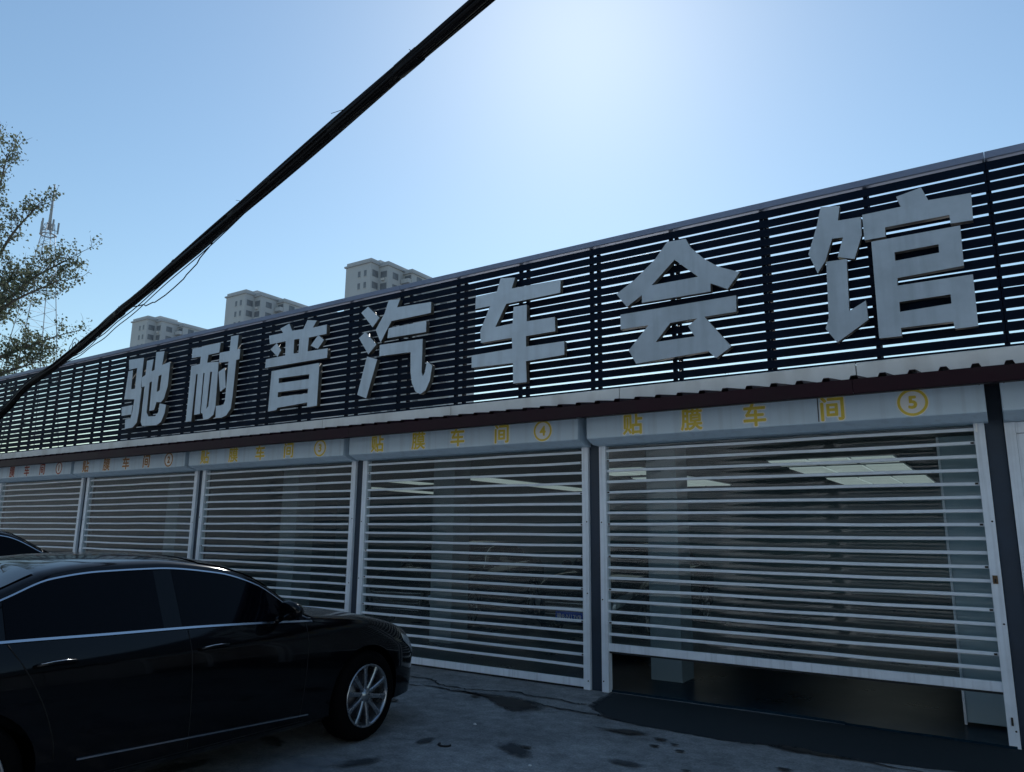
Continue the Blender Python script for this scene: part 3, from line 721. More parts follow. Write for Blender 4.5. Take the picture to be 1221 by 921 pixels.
SEDAN = dict(fo=.88, wb=2.79, ro=1.10, r=.335, tw=.23, track=.79, tumble=.52, crown=.07,
    top=[(-3.86, .88), (-3.80, 1.02), (-3.6, 1.075), (-3.15, 1.12), (-2.6, 1.318), (-2.35, 1.408), (-2.07, 1.438), (-1.71, 1.444), (-1.28, 1.402), (-.99, 1.315), (-.634, 1.075), (-.52, 1.022), (-.3, .992), (0, .962), (.35, .898), (.62, .815), (.80, .70), (.88, .60)],
    belt=[(-3.86, .82), (-3.7, .97), (-3.2, 1.012), (-2.6, 1.006), (-2.07, .992), (-1.55, .980), (-.78, .945), (-.55, .930), (0, .875), (.4, .780), (.7, .68), (.88, .55)],
    bot=[(-3.86, .42), (-3.7, .27), (-3.2, .22), (-2.4, .20), (-.4, .20), (.3, .21), (.7, .22), (.88, .30)],
    hw=[(-3.86, .60), (-3.78, .74), (-3.55, .845), (-3.1, .90), (-2.4, .915), (-.8, .915), (0, .905), (.35, .875), (.6, .80), (.77, .67), (.88, .50)],
    dlo=(-2.74, -.56), pillar=(-1.735, -1.61), rear_pillar=-2.64)
SUV = dict(fo=.90, wb=2.78, ro=.98, r=.365, tw=.24, track=.80, tumble=.36, crown=.08,
    top=[(-3.76, 1.0), (-3.70, 1.15), (-3.55, 1.40), (-3.2, 1.57), (-2.6, 1.64), (-2.0, 1.655), (-1.5, 1.60), (-1.05, 1.38), (-.62, 1.15), (-.3, 1.11), (0, 1.08), (.35, 1.03), (.65, .95), (.82, .82), (.90, .70)],
    belt=[(-3.76, .92), (-3.6, 1.05), (-3.0, 1.10), (-1.5, 1.06), (-.5, 1.02), (0, .99), (.4, .91), (.7, .80), (.90, .64)],
    bot=[(-3.76, .45), (-3.6, .32), (-3.1, .28), (-.4, .27), (.3, .28), (.7, .30), (.90, .38)],
    hw=[(-3.76, .66), (-3.66, .80), (-3.4, .89), (-2.4, .925), (-.8, .925), (0, .92), (.4, .88), (.65, .80), (.8, .68), (.90, .52)],
    dlo=(-3.3, -.68), pillar=(-1.93, -1.83), rear_pillar=-2.75)

class CarShape:
    def __init__(s, P):
        s.P = P
        for k in ("top", "belt", "bot", "hw"): setattr(s, k, curve(P[k]))
    def key(s, x):
        P = s.P; hw = s.hw(x); zb = s.bot(x); zk = s.belt(x); zt = max(s.top(x), zk + .03)
        z9 = max(zk + .008, zt - P['crown'])
        y7 = .93 * hw; y9 = y7 - .012 - P['tumble'] * (z9 - zk)
        pts = [(.88 * hw, zb), (.965 * hw, lerp(zb, zk, .07)), (.992 * hw, lerp(zb, zk, .35)), (1.0 * hw, lerp(zb, zk, .60)), (.994 * hw, lerp(zb, zk, .80)), (.975 * hw, lerp(zb, zk, .885)), (y7, zk)]
        return pts, y9, z9, zt
    def section(s, x):
        pts, y9, z9, zt = s.key(x)
        out = [(0, pts[0][1] - .0), (.5 * pts[0][0], pts[0][1])]
        for a, b in zip(pts, pts[1:]):
            for t in (0, .5): out.append((lerp(a[0], b[0], t), lerp(a[1], b[1], t)))
        p7 = pts[-1]
        for t in (0, .33, .66): out.append((lerp(p7[0], y9, t), lerp(p7[1], z9, t)))
        c = zt - z9
        for t in (0, .12, .3, .55, .8, 1.0):
            a = t * math.pi / 2; out.append((y9 * math.cos(a), z9 + c * math.sin(a) ** 1.0))
        return out
    def side(s, x, z):
        pts, y9, z9, zt = s.key(x); p = pts + [(y9, z9)]
        if z <= p[0][1]: return p[0][0]
        for a, b in zip(p, p[1:]):
            if z <= b[1]: return lerp(a[0], b[0], (z - a[1]) / max(1e-6, b[1] - a[1]))
        return y9
    def pt(s, x, z, off=0.0, sd=-1):
        """a point on the body side, pushed out by off"""
        y = s.side(x, z); e = .004
        ny = Vector((1.0, -(s.side(x, z + e) - s.side(x, z - e)) / (2 * e))); ny.normalize()
        nx = -(s.side(x + .01, z) - s.side(x - .01, z)) / .02
        n = Vector((nx, ny.x, ny.y)); n.normalize()
        return Vector((x + n.x * off, sd * (y + n.y * off), z + n.z * off))
    def topz(s, x, y):
        pts, y9, z9, zt = s.key(x); u = min(1, abs(y) / max(y9, 1e-6)); c = zt - z9
        return z9 + c * math.sqrt(max(0, 1 - u * u))

def wheel(P, parent, x, y, sd, steer=0):
    """the tyre carries the rim and spokes"""
    r = P['r']; hw = P['tw'] / 2; k = r / .335
    ty = MB().lathe_y([(.232 * k, hw - .012), (.25 * k, hw - .002), (.29 * k, hw + .002), (r - .018, hw - .012), (r - .004, hw - .035), (r, hw - .06), (r, -hw + .06), (r - .004, -hw + .035), (r - .018, -hw + .012), (.29 * k, -hw - .002), (.25 * k, -hw + .002), (.232 * k, -hw + .012)], 48, True).build("wheel", TYRE, parent, (x, y, r))
    ty.rotation_euler = (0, R(25), (0 if sd > 0 else math.pi) + steer)
    MB().lathe_y([(.235 * k, hw - .006), (.232 * k, hw + .003), (.222 * k, hw - .002), (.215 * k, hw - .02), (.208 * k, hw - .07), (.205 * k, -hw + .02), (.235 * k, -hw + .016)], 48).build("rim", SATIN, ty)
    MB().lathe_y([(.0005, hw - .075), (.165 * k, hw - .075), (.165 * k, hw - .095), (.0005, hw - .095)], 40).build("brake_disc", DISCM, ty)
    MB().lathe_y([(.0005, hw - .105), (.204 * k, hw - .105)], 40).build("wheel_back", BLACK, ty)
    MB().lathe_y([(.0005, hw - .008), (.028, hw - .008), (.034, hw - .016), (.055, hw - .02), (.062, hw - .05), (.0005, hw - .05)], 24).build("hub_cap", SATIN, ty)
    sp = MB()
    sec = [(.045, .019, hw - .018, .035), (.10, .015, hw - .012, .030), (.17, .017, hw - .006, .026), (.221, .024, hw - .004, .022)]
    rows = []
    for rr, w, yf, th in sec:
        rr *= k
        rows.append([(rr, yf - th, -w), (rr, yf - .006, -w), (rr, yf, -w * .45), (rr, yf, w * .45), (rr, yf - .006, w), (rr, yf - th, w), (rr, yf - th, -w)])
    sp.grid(rows, False); me = sp.mesh("spoke")
    for q in range(10):
        o = link("spoke", me, SATIN, ty); o.rotation_euler = (0, q * math.pi / 5, 0)
    return ty

def build_car(name, label, P, loc, rz, steer=0, paint=None):
    S = CarShape(P); paint = paint or PAINT
    root = thing(name, label, "car", loc, rz, None)
    xr, xf = -P['wb'] - P['ro'], P['fo']
    xs = []; x = xr
    while x < xf: xs.append(x); x += .045 if (x < xr + .4 or x > xf - .45) else .09
    xs.append(xf)
    rings = []
    for x in xs:
        h = S.section(x); full = [(x, -y, z) for y, z in h] + [(x, y, z) for y, z in h[-2:0:-1]]
        rings.append(full)
    n = len(rings[0]); b = MB(); vs = [p for r_ in rings for p in r_]
    fs = [(i * n + k, i * n + (k + 1) % n, (i + 1) * n + (k + 1) % n, (i + 1) * n + k) for i in range(len(rings) - 1) for k in range(n)]
    for ri, x in ((0, xr), (len(rings) - 1, xf)):      # rounded end caps
        base = ri * n; prev = list(range(base, base + n)); cz = sum(rings[ri][k][2] for k in range(n)) / n
        for q, (sc_, dx) in enumerate(((.86, .025), (.55, .045))):
            s0 = len(vs)
            vs += [(x + (dx if ri else -dx), p[1] * sc_, cz + (p[2] - cz) * sc_) for p in rings[ri]]
            new = list(range(s0, s0 + n))
            fs += [(prev[k], prev[(k + 1) % n], new[(k + 1) % n], new[k]) for k in range(n)]; prev = new
        fs.append(tuple(prev))
    b.add(vs, fs, True)
    body = b.build("body", paint, root)
    cutters = []
    for ax in (0, -P['wb']):
        for sd in (-1, 1):
            c = MB(); nn = 40; rr = P['r'] + .045; y0, y1 = (.56, 1.2)
            vv = [(ax + rr * math.cos(6.2832 * k / nn), sd * yy, P['r'] + rr * math.sin(6.2832 * k / nn)) for yy in (y0, y1) for k in range(nn)]
            c.add(vv, [(k, (k + 1) % nn, nn + (k + 1) % nn, nn + k) for k in range(nn)] + [tuple(range(nn)), tuple(range(nn, 2 * nn))[::-1]])
            co = c.build("cutter", None); co.matrix_world = Matrix.Identity(4)
            cutters.append(co)
    # booleans in the car's own frame
    body.parent = None
    for co in cutters:
        md = body.modifiers.new("arch", 'BOOLEAN'); md.operation = 'DIFFERENCE'; md.object = co; md.solver = 'EXACT'
    dg = bpy.context.evaluated_depsgraph_get()
    me = bpy.data.meshes.new_from_object(body.evaluated_get(dg)); body.modifiers.clear()
    old = body.data; body.data = me; me.name = "body"; bpy.data.meshes.remove(old)
    if not me.materials: me.materials.append(paint)
    for co in cutters: bpy.data.objects.remove(co)
    body.parent = root
    me.set_sharp_from_angle(angle=R(42))
    # windows: dark panes lying on the body sides
    x0, x1 = P['dlo']; pr, pf = P['pillar']; rp = P['rear_pillar']
    zlo = lambda x: S.belt(x) + .018
    zhi = lambda x: max(zlo(x) + .004, S.key(x)[2] - .032)
    for sd in (-1, 1):
        for (a, c_) in ((pf, x1), (rp + .03, pr), (x0, rp - .02)):
            rows = []
            m_ = max(4, int((c_ - a) / .06))
            for i in range(m_ + 1):
                x = lerp(a, c_, i / m_)
                rows.append([S.pt(x, lerp(zlo(x), zhi(x), t / 6), .004, sd) for t in range(7)])
            MB().grid(rows).build("side_window", TINT, root)
        PB = mat("gloss_black_pillar", (.0015, .0016, .0024), .12, 0, spec=.22)
        rows = [[S.pt(lerp(pr - .004, pf + .004, i / 4), lerp(zlo(pr), zhi(pr) - .002, t / 6), .0025, sd) for t in range(7)] for i in range(5)]
        MB().grid(rows).build("pillar_cover", PB, root)
        # bright surround: belt strip and roof arc
        xx = [lerp(x0, x1, i / 60) for i in range(61)]
        lo = [(x, zlo(x) - .010) for x in xx]; hi = [(x, zhi(x) + .008) for x in xx]
        for nm, ln, wd in (("belt_trim", lo, .0075), ("roof_trim", hi, .0055)):
            rows = [[S.pt(x, z + d * wd, o, sd) for d, o in ((-1, .002), (-.8, .009), (.8, .009), (1, .002))] for x, z in ln]
            MB().grid(rows, False).build(nm, TRIMC, root)
        # lower sill strip
        ln = [(lerp(-2.21, -.59, i / 30), lerp(.372, .305, i / 30)) for i in range(31)]
        rows = [[S.pt(x, z + d * .006, o, sd) for d, o in ((-1, .002), (-.7, .012), (.7, .012), (1, .002))] for x, z in ln]
        MB().grid(rows, False).build("sill_trim", TRIMC, root)
        # shut lines
        def gap(path, w=.0035):
            MB().tube([S.pt(x, z, .0005, sd) for x, z in path], w, 5).build("shut_line", SEAM, root)
        gap([(lerp(-1.53, -1.575, t / 10), lerp(.26, S.belt(-1.57) - .004, t / 10)) for t in range(11)])
        gap([(lerp(-.66, -.62, t / 10), lerp(.26, S.belt(-.6) - .004, t / 10)) for t in range(11)])
        gap([(lerp(-2.33, -2.605, (t / 10) ** 1.5), lerp(.40, S.belt(-2.6) - .004, t / 10)) for t in range(11)])
        gap([(lerp(-2.30, -.62, t / 20), .215 + .05) for t in range(21)], .003)
        # handles
        for hx in (-1.41, -2.375):
            hz = S.belt(hx) - .118
            pts = [S.pt(hx + d, hz + .006 * math.sin((d + .1) * 15), o, sd) for d, o in ((-.105, .004), (-.09, .026), (-.03, .034), (.03, .034), (.09, .026), (.105, .004))]
            h_ = MB().tube(pts, [.010, .011, .012, .012, .011, .010], 8).build("door_handle", paint, root)
            MB().tube([p + Vector((0, sd * .011, .008)) for p in pts[1:5]], .0022, 5).build("handle_trim", TRIMC, h_)
        # door mirror
        mx = x1 - .33; mz = S.belt(mx) + .095
        base = S.pt(mx, S.belt(mx) + .01, 0, sd)
        mb = bmesh.new(); bmesh.ops.create_uvsphere(mb, u_segments=20, v_segments=12, radius=1)
        for v in mb.verts:
            x_, y_, z_ = v.co
            v.co = Vector((mx + .02 + x_ * (.085 if x_ > 0 else .03), sd * (abs(base.y) + .115) + y_ * .115, mz + z_ * .068 * (1 - .15 * y_ * sd)))
        mm = bpy.data.meshes.new("mirror"); mb.to_mesh(mm); mb.free()
        for p in mm.polygons: p.use_smooth = True
        mo = link("mirror", mm, paint, root)
        MB().tube([base - Vector((0, sd * .02, 0)), base + Vector((0, sd * .05, .03))], [.028, .022], 8).build("mirror_arm", paint, mo)
        # headlamp
        rows = []
        for i in range(13):
            t = i / 12; x = lerp(P['fo'] - .40, P['fo'] - .035, t)
            zt_ = S.belt(x) - .012 + .0 * t; zz0 = zt_ - lerp(.055, .13, min(1, t * 1.6))
            rows.append([S.pt(x, lerp(zz0, zt_, q / 5), .005, sd) for q in range(6)])
        hl = MB().grid(rows).build("headlamp", LAMPM, root)
        # tail lamp
        rows = []
        for i in range(7):
            x = lerp(xr + .06, xr + .34, i / 6); zt_ = S.belt(x) - .03
            rows.append([S.pt(x, lerp(zt_ - .12, zt_, q / 4), .004, sd) for q in range(5)])
        MB().grid(rows).build("tail_lamp", mat("tail_lamp_red", (.12, .006, .008), .1), root)
    # windscreens lying on the body
    def screen(nm, xa, xb):
        rows = []
        for i in range(13):
            x = lerp(xa, xb, i / 12); y9 = S.key(x)[1] - .05
            rows.append([(x + (.004 if xa > -2 else -.004), lerp(-y9, y9, q / 12), S.topz(x, lerp(-y9, y9, q / 12)) + .006) for q in range(13)])
        MB().grid(rows).build(nm, WSCR, root)
    tp = P['top']
    screen("windscreen", x1 + .0, -1.38)
    screen("rear_window", -2.42 if P is SEDAN else -2.9, -3.02 if P is SEDAN else -3.5)
    # nose: grille with bright frame and bars, lower intake
    fx = xf + .046
    zg = (S.bot(xf) + S.belt(xf)) / 2 + .06
    gr = MB().prism([(-.42, zg - .14), (.42, zg - .14), (.46, zg + .12), (-.46, zg + .12)], fx - .12, fx + .012).build("grille", GRILLE, root)
    MB().tube([(fx + .012, y, z) for y, z in ((-.42, zg - .14), (.42, zg - .14), (.46, zg + .12), (-.46, zg + .12), (-.42, zg - .14))], .010, 6).build("grille_frame", TRIMC, gr)
    for q in range(4):
        z = zg - .09 + q * .055; MB().box(fx + .012, fx + .018, -.41, .41, z - .005, z + .005).build("grille_bar", TRIMC, gr)
    for sd in (-1, 1):
        for ax in (0, -P['wb']):
            wheel(P, root, ax, sd * P['track'], sd, steer if ax == 0 else 0)
    return root

main_car = build_car("parked_car", "black sedan in the foreground, chrome window line and ten spoke silver front wheel", SEDAN, (-5.225, -2.756, 0), R(89.5), R(3.0))
main_car["group"] = "black cars parked around the workshop"
suv = build_car("parked_car", "dark taller car whose roof edge shows at the far left beyond the sedan", SUV, (-10.75, -1.55, 0), R(89))
suv["group"] = "black cars parked around the workshop"
def plate(car, text):
    x = SEDAN['fo'] + .075
    p = MB().box(x, x + .012, -.22, .22, .30, .44).build("licence_plate", PLATEB, car)
    me = text_mesh(text, .098, .001, .0004)
    for v in me.vertices: v.co = Vector((x + .0135 + v.co.z, v.co.x * .88, .37 + v.co.y))
    link("plate_number", me, PLATEW, p)
ins1 = copy_tree(main_car); ins1.location = (-5.55, 3.62, .022); ins1.rotation_euler = (0, 0, R(-88))
ins1["label"] = "dark sedan with a blue number plate parked inside, seen at the right of shutter four"
plate(ins1, "\u8c6bB\u00b7N13V8")
ins2 = copy_tree(main_car); ins2.location = (-8.55, 3.0, .022); ins2.rotation_euler = (0, 0, R(-80))
ins2["label"] = "dark sedan parked inside, its headlamp showing at the left of shutter four"
for o in (ins1, ins2):
    for c in kids(o):
        if c.name.startswith("wheel"): pass

# ================================================================== overhead cable bundle
CABM = mat("black_cable_sheath", (.003, .003, .004), .6, 0, .3, 8, spec=.15)
path = [(5.72, -4.96, 6.722), (1.32, -4.04, 6.246), (-3.08, -3.12, 5.77), (-6.75, -2.35, 5.372), (-10.42, -1.59, 4.976), (-12.3, -1.2, 4.78), (-14.05, -.86, 4.60), (-15.75, -.66, 4.32), (-17.08, -.56, 3.82), (-19.5, -.52, 2.95)]
def catmull(pts, n=8):
    P = [Vector(p) for p in pts]; out = []
    for i in range(len(P) - 1):
        p0, p1, p2, p3 = P[max(i - 1, 0)], P[i], P[i + 1], P[min(i + 2, len(P) - 1)]
        for k in range(n):
            t = k / n
            out.append(.5 * ((2 * p1) + (-p0 + p2) * t + (2 * p0 - 5 * p1 + 4 * p2 - p3) * t * t + (-p0 + 3 * p1 - 3 * p2 + p3) * t ** 3))
    return out + [P[-1]]
spine = catmull(path, 10)
bundle = thing("cable_bundle", "thick black bundle of overhead cables sagging diagonally across the sky towards the roof", "cable bundle", (-8, -2.2, 4.5))
base = Vector((-8, -2.2, 4.5))
for s in range(24):
    a0 = random.uniform(0, 6.28); rad = random.uniform(.006, .052) if s > 7 else .050
    tw = random.uniform(-.05, .05); pts = []
    ph = random.uniform(0, 6.28)
    for i, p in enumerate(spine):
        t = (spine[min(i + 1, len(spine) - 1)] - spine[max(i - 1, 0)]).normalized()
        sx = t.cross(Vector((0, 0, 1))).normalized(); sz = sx.cross(t)
        a = a0 + tw * i + .3 * math.sin(i * .21 + ph); q = rad * (1 + .22 * math.sin(i * .33 + ph))
        pts.append(p + sx * (q * math.cos(a)) + sz * (q * .95 * math.sin(a)) - base)
    MB().tube(pts, random.choice((.011, .013, .016, .020)), 7).build("cable", CABM, bundle)
for i in (17, 22, 25, 29, 31, 36, 40, 43, 48, 53):          # tape wraps and ties
    p, q = spine[i], spine[i + 1]; d = (q - p).normalized()
    MB().tube([p - base, p + d * random.uniform(.04, .30) - base], random.uniform(.058, .070), 12).build("wrap", CABM, bundle)
    c = p + d * .1
    tail = [c + Vector((0, 0, .07)) - base, c + Vector((random.uniform(-.1, .1), 0, .12)) - base, c + Vector((random.uniform(-.2, .2), .02, .10 + random.uniform(0, .06))) - base]
    MB().tube(tail, .003, 5).build("tie_tail", CABM, bundle)
def droop(i0, i1, sag, r=.006, side=0.0):
    a, c = spine[i0], spine[i1]; pts = []
    for k in range(15):
        t = k / 14; p = spine[i0 + int((i1 - i0) * t)].lerp(a.lerp(c, t), .4)
        pts.append(p + Vector((0, side, -.06 - sag * 4 * t * (1 - t))) - base)
    MB().tube(pts, r, 6).build("loose_wire", CABM, bundle)
for (i0, i1, off, rr) in ((27, 58, .09, .008), (29, 61, .17, .007), (20, 33, -.045, .007), (36, 52, -.05, .007), (22, 44, .05, .008)):
    pts = []
    for k in range(i0, i1 + 1):
        t = (k - i0) / (i1 - i0); s_ = math.sin(math.pi * t) ** .6
        pts.append(spine[k] + Vector((0, 0, -.05 * (1 if off > 0 else -1) - off * s_ + .012 * math.sin(k * .9))) - base)
    MB().tube(pts, rr, 6).build("loose_wire", CABM, bundle)
droop(33, 41, .26, .008, .02); droop(47, 58, .10, .007); droop(55, 59, -.30, .006); droop(56, 58, -.22, .006)

pole = thing("utility_pole", "concrete utility pole carrying the cable bundle at the right of the lot", "utility pole", (5.9, -5.0, 0))
MB().tube([(0, 0, 0), (0, 0, 4), (0, 0, 8.2)], [.17, .14, .11], 14).build("shaft", mat("pole_concrete", (.30, .29, .27), .85, 0, .15, 3), pole)
MB().box(-.05, .05, -.6, .6, 6.62, 6.70).build("crossarm", MATS["galvanised_mast"] if "galvanised_mast" in MATS else ALU, pole)
# ================================================================== apartment towers far behind
TOWM = mat("tower_render", (.43, .45, .475), .85, 0, .06, .15)
TOWD = mat("tower_cornice", (.37, .385, .41), .85, 0, .08, .3)
WINM = mat("far_window", (.15, .165, .19), .35, 0, .3, .5)
SILLM = mat("far_frame", (.5, .5, .5), .6)
def tower(x, y, label):
    t = thing("apartment_tower", label, "apartment tower", (x, y, 0), 0, "identical apartment towers on the skyline")
    H = 66.0
    blocks = [(0, 8.4, 0, 16, H), (8.4, 11.2, 3.0, 16, H - .4), (11.2, 14.0, 8.5, 20, H - 1.2), (14.0, 22, 14, 24, H - 3.2)]
    for a, c, d, e, h in blocks:
        MB().box(a, c - .01, d, e, 0, h - 1.2).build("wall", TOWM, t)
        MB().box(a - .35, c + .3, d - .35, e + .3, h - 1.19, h - .8).build("cornice", TOWD, t)
        MB().box(a + .1, c - .1, d + .1, e - .1, h - .79, h).build("parapet", TOWM, t)
    MB().box(2, 6.5, 5, 11, H - .78, H + 1.4).build("stair_head", TOWM, t)
    wm = MB().box(-.38, .38, -.06, .25, -.75, .75).mesh("window"); wl = MB().box(-1.0, 1.0, -.06, .25, -.8, .8).mesh("window")
    we = MB().box(-.25, .06, -.95, .95, -.8, .8).mesh("window"); ac = MB().box(-.4, .4, -.45, -.005, -.3, .3).mesh("air_conditioner")
    bal = MB().box(-1.2, 1.2, -1.1, -.02, -1.35, -1.2).box(-1.2, 1.2, -1.1, -1.0, -1.19, -.3).box(-1.2, -1.1, -.99, -.02, -1.19, -.3).box(1.1, 1.2, -.99, -.02, -1.19, -.3).mesh("balcony")
    fr = MB().box(-.5, .5, -.12, .02, -.84, -.76).mesh("sill")
    for f in range(14):
        z = H - 3.6 - 3.0 * f
        for wx in (4.6, 6.6):
            o = link("window", wm, WINM, t, (wx, .0, z)); link("sill", fr, SILLM, o)
        link("window", wl, WINM, t, (9.8, 3.0, z)); link("window", wl, WINM, t, (12.6, 8.5, z))
        link("window", we, WINM, t, (11.2, 5.6, z)); link("window", we, WINM, t, (14.0, 11.2, z))
        link("window", we, WINM, t, (8.4, 1.5, z))
        link("balcony", bal, TOWM, t, (12.6, 8.5, z)); link("balcony", bal, TOWM, t, (20.3, 14.0, z - .5))
        link("air_conditioner", ac, SILLM, t, (9.8, 2.94, z - 1.3))
        if f > 0:
            for wx in (16.2, 19.6): link("window", wl, WINM, t, (wx, 14.0, z - .4))
    return t
tower(-222.2, 113.6, "apartment tower lowest and leftmost above the louvre, left of the two others")
tower(-175.0, 113.4, "middle apartment tower rising above the louvre")
tower(-129.2, 114.2, "apartment tower nearest and tallest looking, right of the two others")

# ================================================================== telecom mast behind the tree
MASTM = mat("galvanised_mast", (.30, .33, .36), .6, .1, .2, .5)
ms = thing("telecom_mast", "thin lattice telecom mast with antenna spike showing through the tree", "telecom mast", (-130, 47.5, 0))
HT = 52.0; wb_, wt_ = 5.4, .55
hwid = lambda z: lerp(wb_, wt_, min(1, z / HT))
for sx in (-1, 1):
    for sy in (-1, 1):
        MB().tube([(sx * hwid(z), sy * hwid(z), z) for z in (0, 13, 26, 39, HT)], [.09, .08, .075, .07, .06], 5).build("leg", MASTM, ms)
z = 0; br = []
while z < HT - .5:
    st = max(1.2, hwid(z) * 1.15); z2 = min(HT, z + st); a, c = hwid(z), hwid(z2)
    mb = MB()
    for (p, q) in (((-1, -1), (1, -1)), ((1, -1), (1, 1)), ((1, 1), (-1, 1)), ((-1, 1), (-1, -1))):
        mb.tube([(p[0] * a, p[1] * a, z), (q[0] * c, q[1] * c, z2)], .028, 4)
        mb.tube([(p[0] * c, p[1] * c, z2), (q[0] * c, q[1] * c, z2)], .028, 4)
    mb.build("brace", MASTM, ms); z = z2
MB().tube([(0, 0, HT - 1), (0, 0, HT + 3.2), (0, 0, HT + 7.2)], [.30, .20, .12], 6).build("spike", MASTM, ms)
MB().tube([(0, 0, HT + 3.4), (-.7, -.2, HT + 3.6)], .12, 6).build("antenna", MASTM, ms)
MB().tube([(0, 0, HT + 5.4), (.5, .2, HT + 5.4)], .06, 6).build("antenna", MASTM, ms)
for k in range(5):
    an = 1.25 * k; MB().box(-.13, .13, -.1, .1, -1.0, 1.0).build("panel_antenna", MASTM, ms, (1.3 * math.cos(an), 1.3 * math.sin(an), HT - .5))
    MB().tube([(0, 0, HT - 1), (1.3 * math.cos(an), 1.3 * math.sin(an), HT - 1)], .06, 5).build("antenna_arm", MASTM, ms)
MB().lathe_y([(.9, -.02), (1.3, -.02), (1.3, .04), (.9, .04)], 16, True).build("platform", MASTM, ms, (0, 0, HT - 2)).rotation_euler = (R(90), 0, 0)

# ================================================================== trees
BARK = mat("grey_bark", (.085, .075, .062), .85, 0, .3, 4, .4, 18)
LEAF = leaf_mat("spring_leaf", (.055, .075, .048), (.160, .180, .125), .40)
LEAFD = leaf_mat("dark_leaf", (.013, .027, .018), (.030, .050, .034), .18)
def make_tree(name, label, loc, limbs, leaf, lm, seed, trunk_r=.22, trunk=None, group=None, per=16, twig=1.0, spread=.55):
    rnd = random.Random(seed)
    t = thing(name, label, "tree", loc, 0, group)
    wood = MB(); lv = []; lf = []
    trunk = trunk or [(0, 0, 0), (.1, 0, 3), (.2, .1, 6)]
    tk = catmull(trunk, 5)
    wood.tube(tk, [lerp(trunk_r, trunk_r * .45, i / (len(tk) - 1)) for i in range(len(tk))], 9)
    wood.build("trunk", BARK, t)
    br = MB()
    def leafat(p):
        n = Vector((rnd.gauss(0, 1), rnd.gauss(0, 1), rnd.gauss(0, .8))); n.normalize()
        u = n.cross(Vector((rnd.random(), rnd.random(), rnd.random() + .1))).normalized(); w = n.cross(u)
        s = leaf * rnd.uniform(.6, 1.25); o = len(lv)
        lv.extend([p - u * s * .1, p + u * s * .35 + w * s * .42 + n * s * .08, p + u * s, p + u * s * .35 - w * s * .42 + n * s * .08]); lf.append((o, o + 1, o + 2, o + 3))
    def twigs(p, d, L_, r, depth):
        pts = [p]; q = p
        for k in range(3):
            d = (d + Vector((rnd.gauss(0, .22), rnd.gauss(0, .22), rnd.gauss(.08, .18)))).normalized(); q = q + d * L_ / 3; pts.append(q)
        br.tube(pts, [r, r * .8, r * .6, r * .35], 5 if depth else 4)
        if depth > 0:
            for k in range(rnd.randint(3, 4)):
                i = rnd.randint(1, 3)
                dd = (d + Vector((rnd.gauss(0, .75), rnd.gauss(0, .75), rnd.gauss(.1, .55)))).normalized()
                twigs(pts[i], dd, L_ * rnd.uniform(.5, .75), r * .55, depth - 1)
        else:
            for k in range(per):
                a = rnd.random(); i = min(2, int(a * 3)); f = a * 3 - i
                c = pts[i].lerp(pts[i + 1], f); leafat(c + Vector((rnd.gauss(0, .09), rnd.gauss(0, .09), rnd.gauss(0, .09))) * twig)
    for (fr, ctrl) in limbs:
        st = tk[min(len(tk) - 1, int(fr * (len(tk) - 1)))]
        lp = catmull([st] + [Vector(c) for c in ctrl], 6)
        m_ = len(lp) - 1
        br.tube(lp, [lerp(trunk_r * .45, .018, (i / m_) ** .7) for i in range(m_ + 1)], 6)
        for i in range(int(m_ * .25), m_ + 1):
            d = (lp[min(i + 1, m_)] - lp[max(0, i - 1)]).normalized()
            for k in range(2):
                if rnd.random() < .12: continue
                dd = (d * rnd.uniform(.3, 1) + Vector((rnd.gauss(0, .6), rnd.gauss(0, .6), rnd.gauss(.15, .5)))).normalized()
                twigs(lp[i], dd, spread * twig * rnd.uniform(.7, 1.5), .016 * twig, 1)
    br.build("branches", BARK, t, fix=False)
    me = bpy.data.meshes.new("foliage"); me.from_pydata([tuple(v) for v in lv], [], lf); me.update()
    link("foliage", me, lm, t)
    return t
tl = (-30.6, 2.6, 0)
def w(x, y, z): return (x - tl[0], y - tl[1], z)
make_tree("street_tree", "sparse young leaved tree at the left edge rising behind the louvre screen", tl, [
    (.95, [w(-29.6, 2.9, 11.2), w(-28.8, 3.0, 13.0), w(-28.4, 3.0, 14.5)]),
    (.85, [w(-29.2, 3.2, 10.4), w(-28.3, 3.5, 11.8), w(-27.5, 3.8, 12.7)]),
    (.75, [w(-28.9, 3.6, 9.3), w(-27.8, 4.1, 10.2), w(-26.6, 4.7, 10.9)]),
    (.7, [w(-28.8, 3.4, 8.9), w(-27.9, 3.9, 9.5), w(-26.8, 4.5, 10.05)]),
    (.55, [w(-28.9, 3.8, 7.4), w(-28.0, 4.3, 7.8), w(-27.05, 4.85, 8.2)]),
    (.5, [w(-29.1, 3.4, 6.6), w(-28.4, 4.0, 6.9), w(-27.6, 4.6, 7.3)]),
    (.6, [w(-30.0, 3.4, 8.2), w(-29.3, 3.7, 9.4), w(-28.8, 3.9, 10.6)]),
    (.98, [w(-30.3, 2.4, 12.2), w(-29.6, 2.6, 13.9), w(-29.3, 2.7, 15.1)]),
    (.8, [w(-31.8, 2.4, 10), w(-33, 2.6, 11.5)]), (.9, [w(-31.2, 1.6, 12), w(-31.6, 1.0, 14)]),
    (.45, [w(-29.6, 3.0, 5.9), w(-28.9, 3.6, 6.6)]),
    ], .098, LEAF, 11, .24, [(0, 0, 0), (.05, .1, 3), (.1, .0, 6), (.3, .1, 9), (.5, .2, 12)], per=13, twig=1.0, spread=.62)
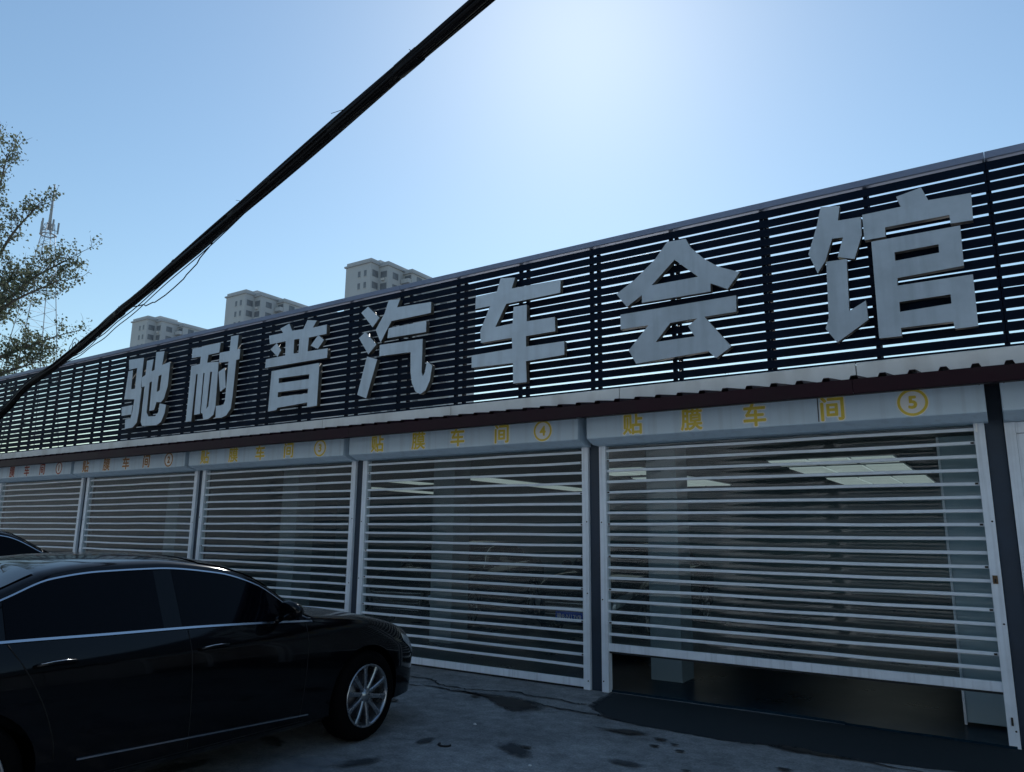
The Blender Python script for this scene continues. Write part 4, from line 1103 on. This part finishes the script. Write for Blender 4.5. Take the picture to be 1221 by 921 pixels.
def round_tree(name, label, loc, H, rad, seed, lm, group, leaf=.22):
    rnd = random.Random(seed); limbs = []
    for k in range(11):
        a = 6.28 * k / 11 + rnd.uniform(-.3, .3); z = H * rnd.uniform(.5, .98); r_ = rad * rnd.uniform(.5, 1) * (1 - .5 * abs(z / H - .65))
        limbs.append((rnd.uniform(.4, .9), [(r_ * .5 * math.cos(a), r_ * .5 * math.sin(a), z * .85), (r_ * math.cos(a), r_ * math.sin(a), z)]))
    return make_tree(name, label, loc, limbs, leaf, lm, seed, .2, [(0, 0, 0), (.1, 0, H * .3), (0, .1, H * .6), (.05, 0, H * .85)], group, per=12, twig=1.5, spread=.8)
round_tree("back_tree", "leafy tree behind the workshop showing through the lowest slat gaps at the right", (-2.5, 30, 0), 8.6, 3.4, 21, LEAFD, "trees behind the workshop")
round_tree("back_tree", "leafy tree behind the workshop glimpsed between slats left of the rightmost big character", (-9.5, 31, 0), 8.2, 3.2, 22, LEAFD, "trees behind the workshop")
round_tree("back_tree", "leafy tree behind the workshop hidden mostly by the slats at the right edge", (3.5, 28, 0), 8.2, 3.2, 23, LEAFD, "trees behind the workshop")

# ================================================================== the other side of the lot (unseen; shapes pane and paint reflections and bounce light)
BRICKM = mat("grey_brick_render", (.13, .145, .155), .85, 0, .15, .8)
CREAMM = mat("cream_render", (.58, .55, .49), .85, 0, .10, .5)
def opposite(x0, x1, y, H, m, label):
    t = thing("shop_block", label, "building", ((x0 + x1) / 2, y, 0), 0, "buildings across the lot")
    w_ = (x1 - x0) / 2
    MB().box(-w_, w_, -9, 0, 0, H).build("wall", m, t)
    MB().box(-w_ - .2, w_ + .2, -9.2, .25, H + .005, H + .35).build("roof", TOWD, t)
    wm = MB().box(-.9, .9, -.2, .04, -.8, .8).mesh("window"); sg = MB().box(-1.7, 1.7, .01, .12, -.4, .4).mesh("sign_board")
    x = -w_ + 2.4
    while x < w_ - 1.5:
        for f in range(int(H // 3)):
            link("window", wm, WINM, t, (x, 0, 1.7 + 3.1 * f))
        if m is BRICKM and (int(x * 7) % 3): link("sign_board", sg, SILLM, t, (x, 0, 3.2))
        x += 3.4
    return t
for k, (tx, ty, th) in enumerate(((-4.5, -17.5, 7.5), (.5, -17, 8), (5, -17.5, 7.5))):  # unseen trees added behind the camera to darken what the panes reflect
    round_tree("reflection_tree", ("left", "middle", "right")[k] + " one of three dark leafy trees across the lot behind the camera, unseen, added to darken the pane reflections", (tx, ty, 0), th, 3.2, 40 + k, LEAFD, "trees across the lot", .34)
BOUNCEM = mat("pale_bounce_concrete", (.42, .45, .48), .85, 0, .12, .4)  # unseen pale ground added to bounce sunlight onto the workshop front
struct(MB().add([(-15, -60, .006), (90, -60, .006), (90, -8.4, .006), (-12, -8.4, .006)], [(0, 1, 2, 3)]).build("bounce_ground", BOUNCEM))
WBOUNCE = mat("white_bounce_tile", (.70, .75, .79), .7, 0, .08, .4)  # for unseen white blocks added as bounce walls for the shaded front
opposite(-108, -62.5, -25.5, 13.4, BRICKM, "grey brick block across the lot mirrored in the first shutter")
opposite(-62.48, -41, -25.5, 12.6, BRICKM, "slightly lower grey brick block across the lot mirrored in the second shutter")
opposite(-40.98, -17.5, -25.8, 13.4, BRICKM, "grey brick block across the lot mirrored in the fourth shutter")
opposite(-17, 16, -25, 12.5, WBOUNCE, "unseen white tiled block behind the camera, added to bounce light onto the workshop front")
opposite(18, 60, -25, 12.5, WBOUNCE, "unseen white tiled block far to the right, added to bounce light onto the workshop front")
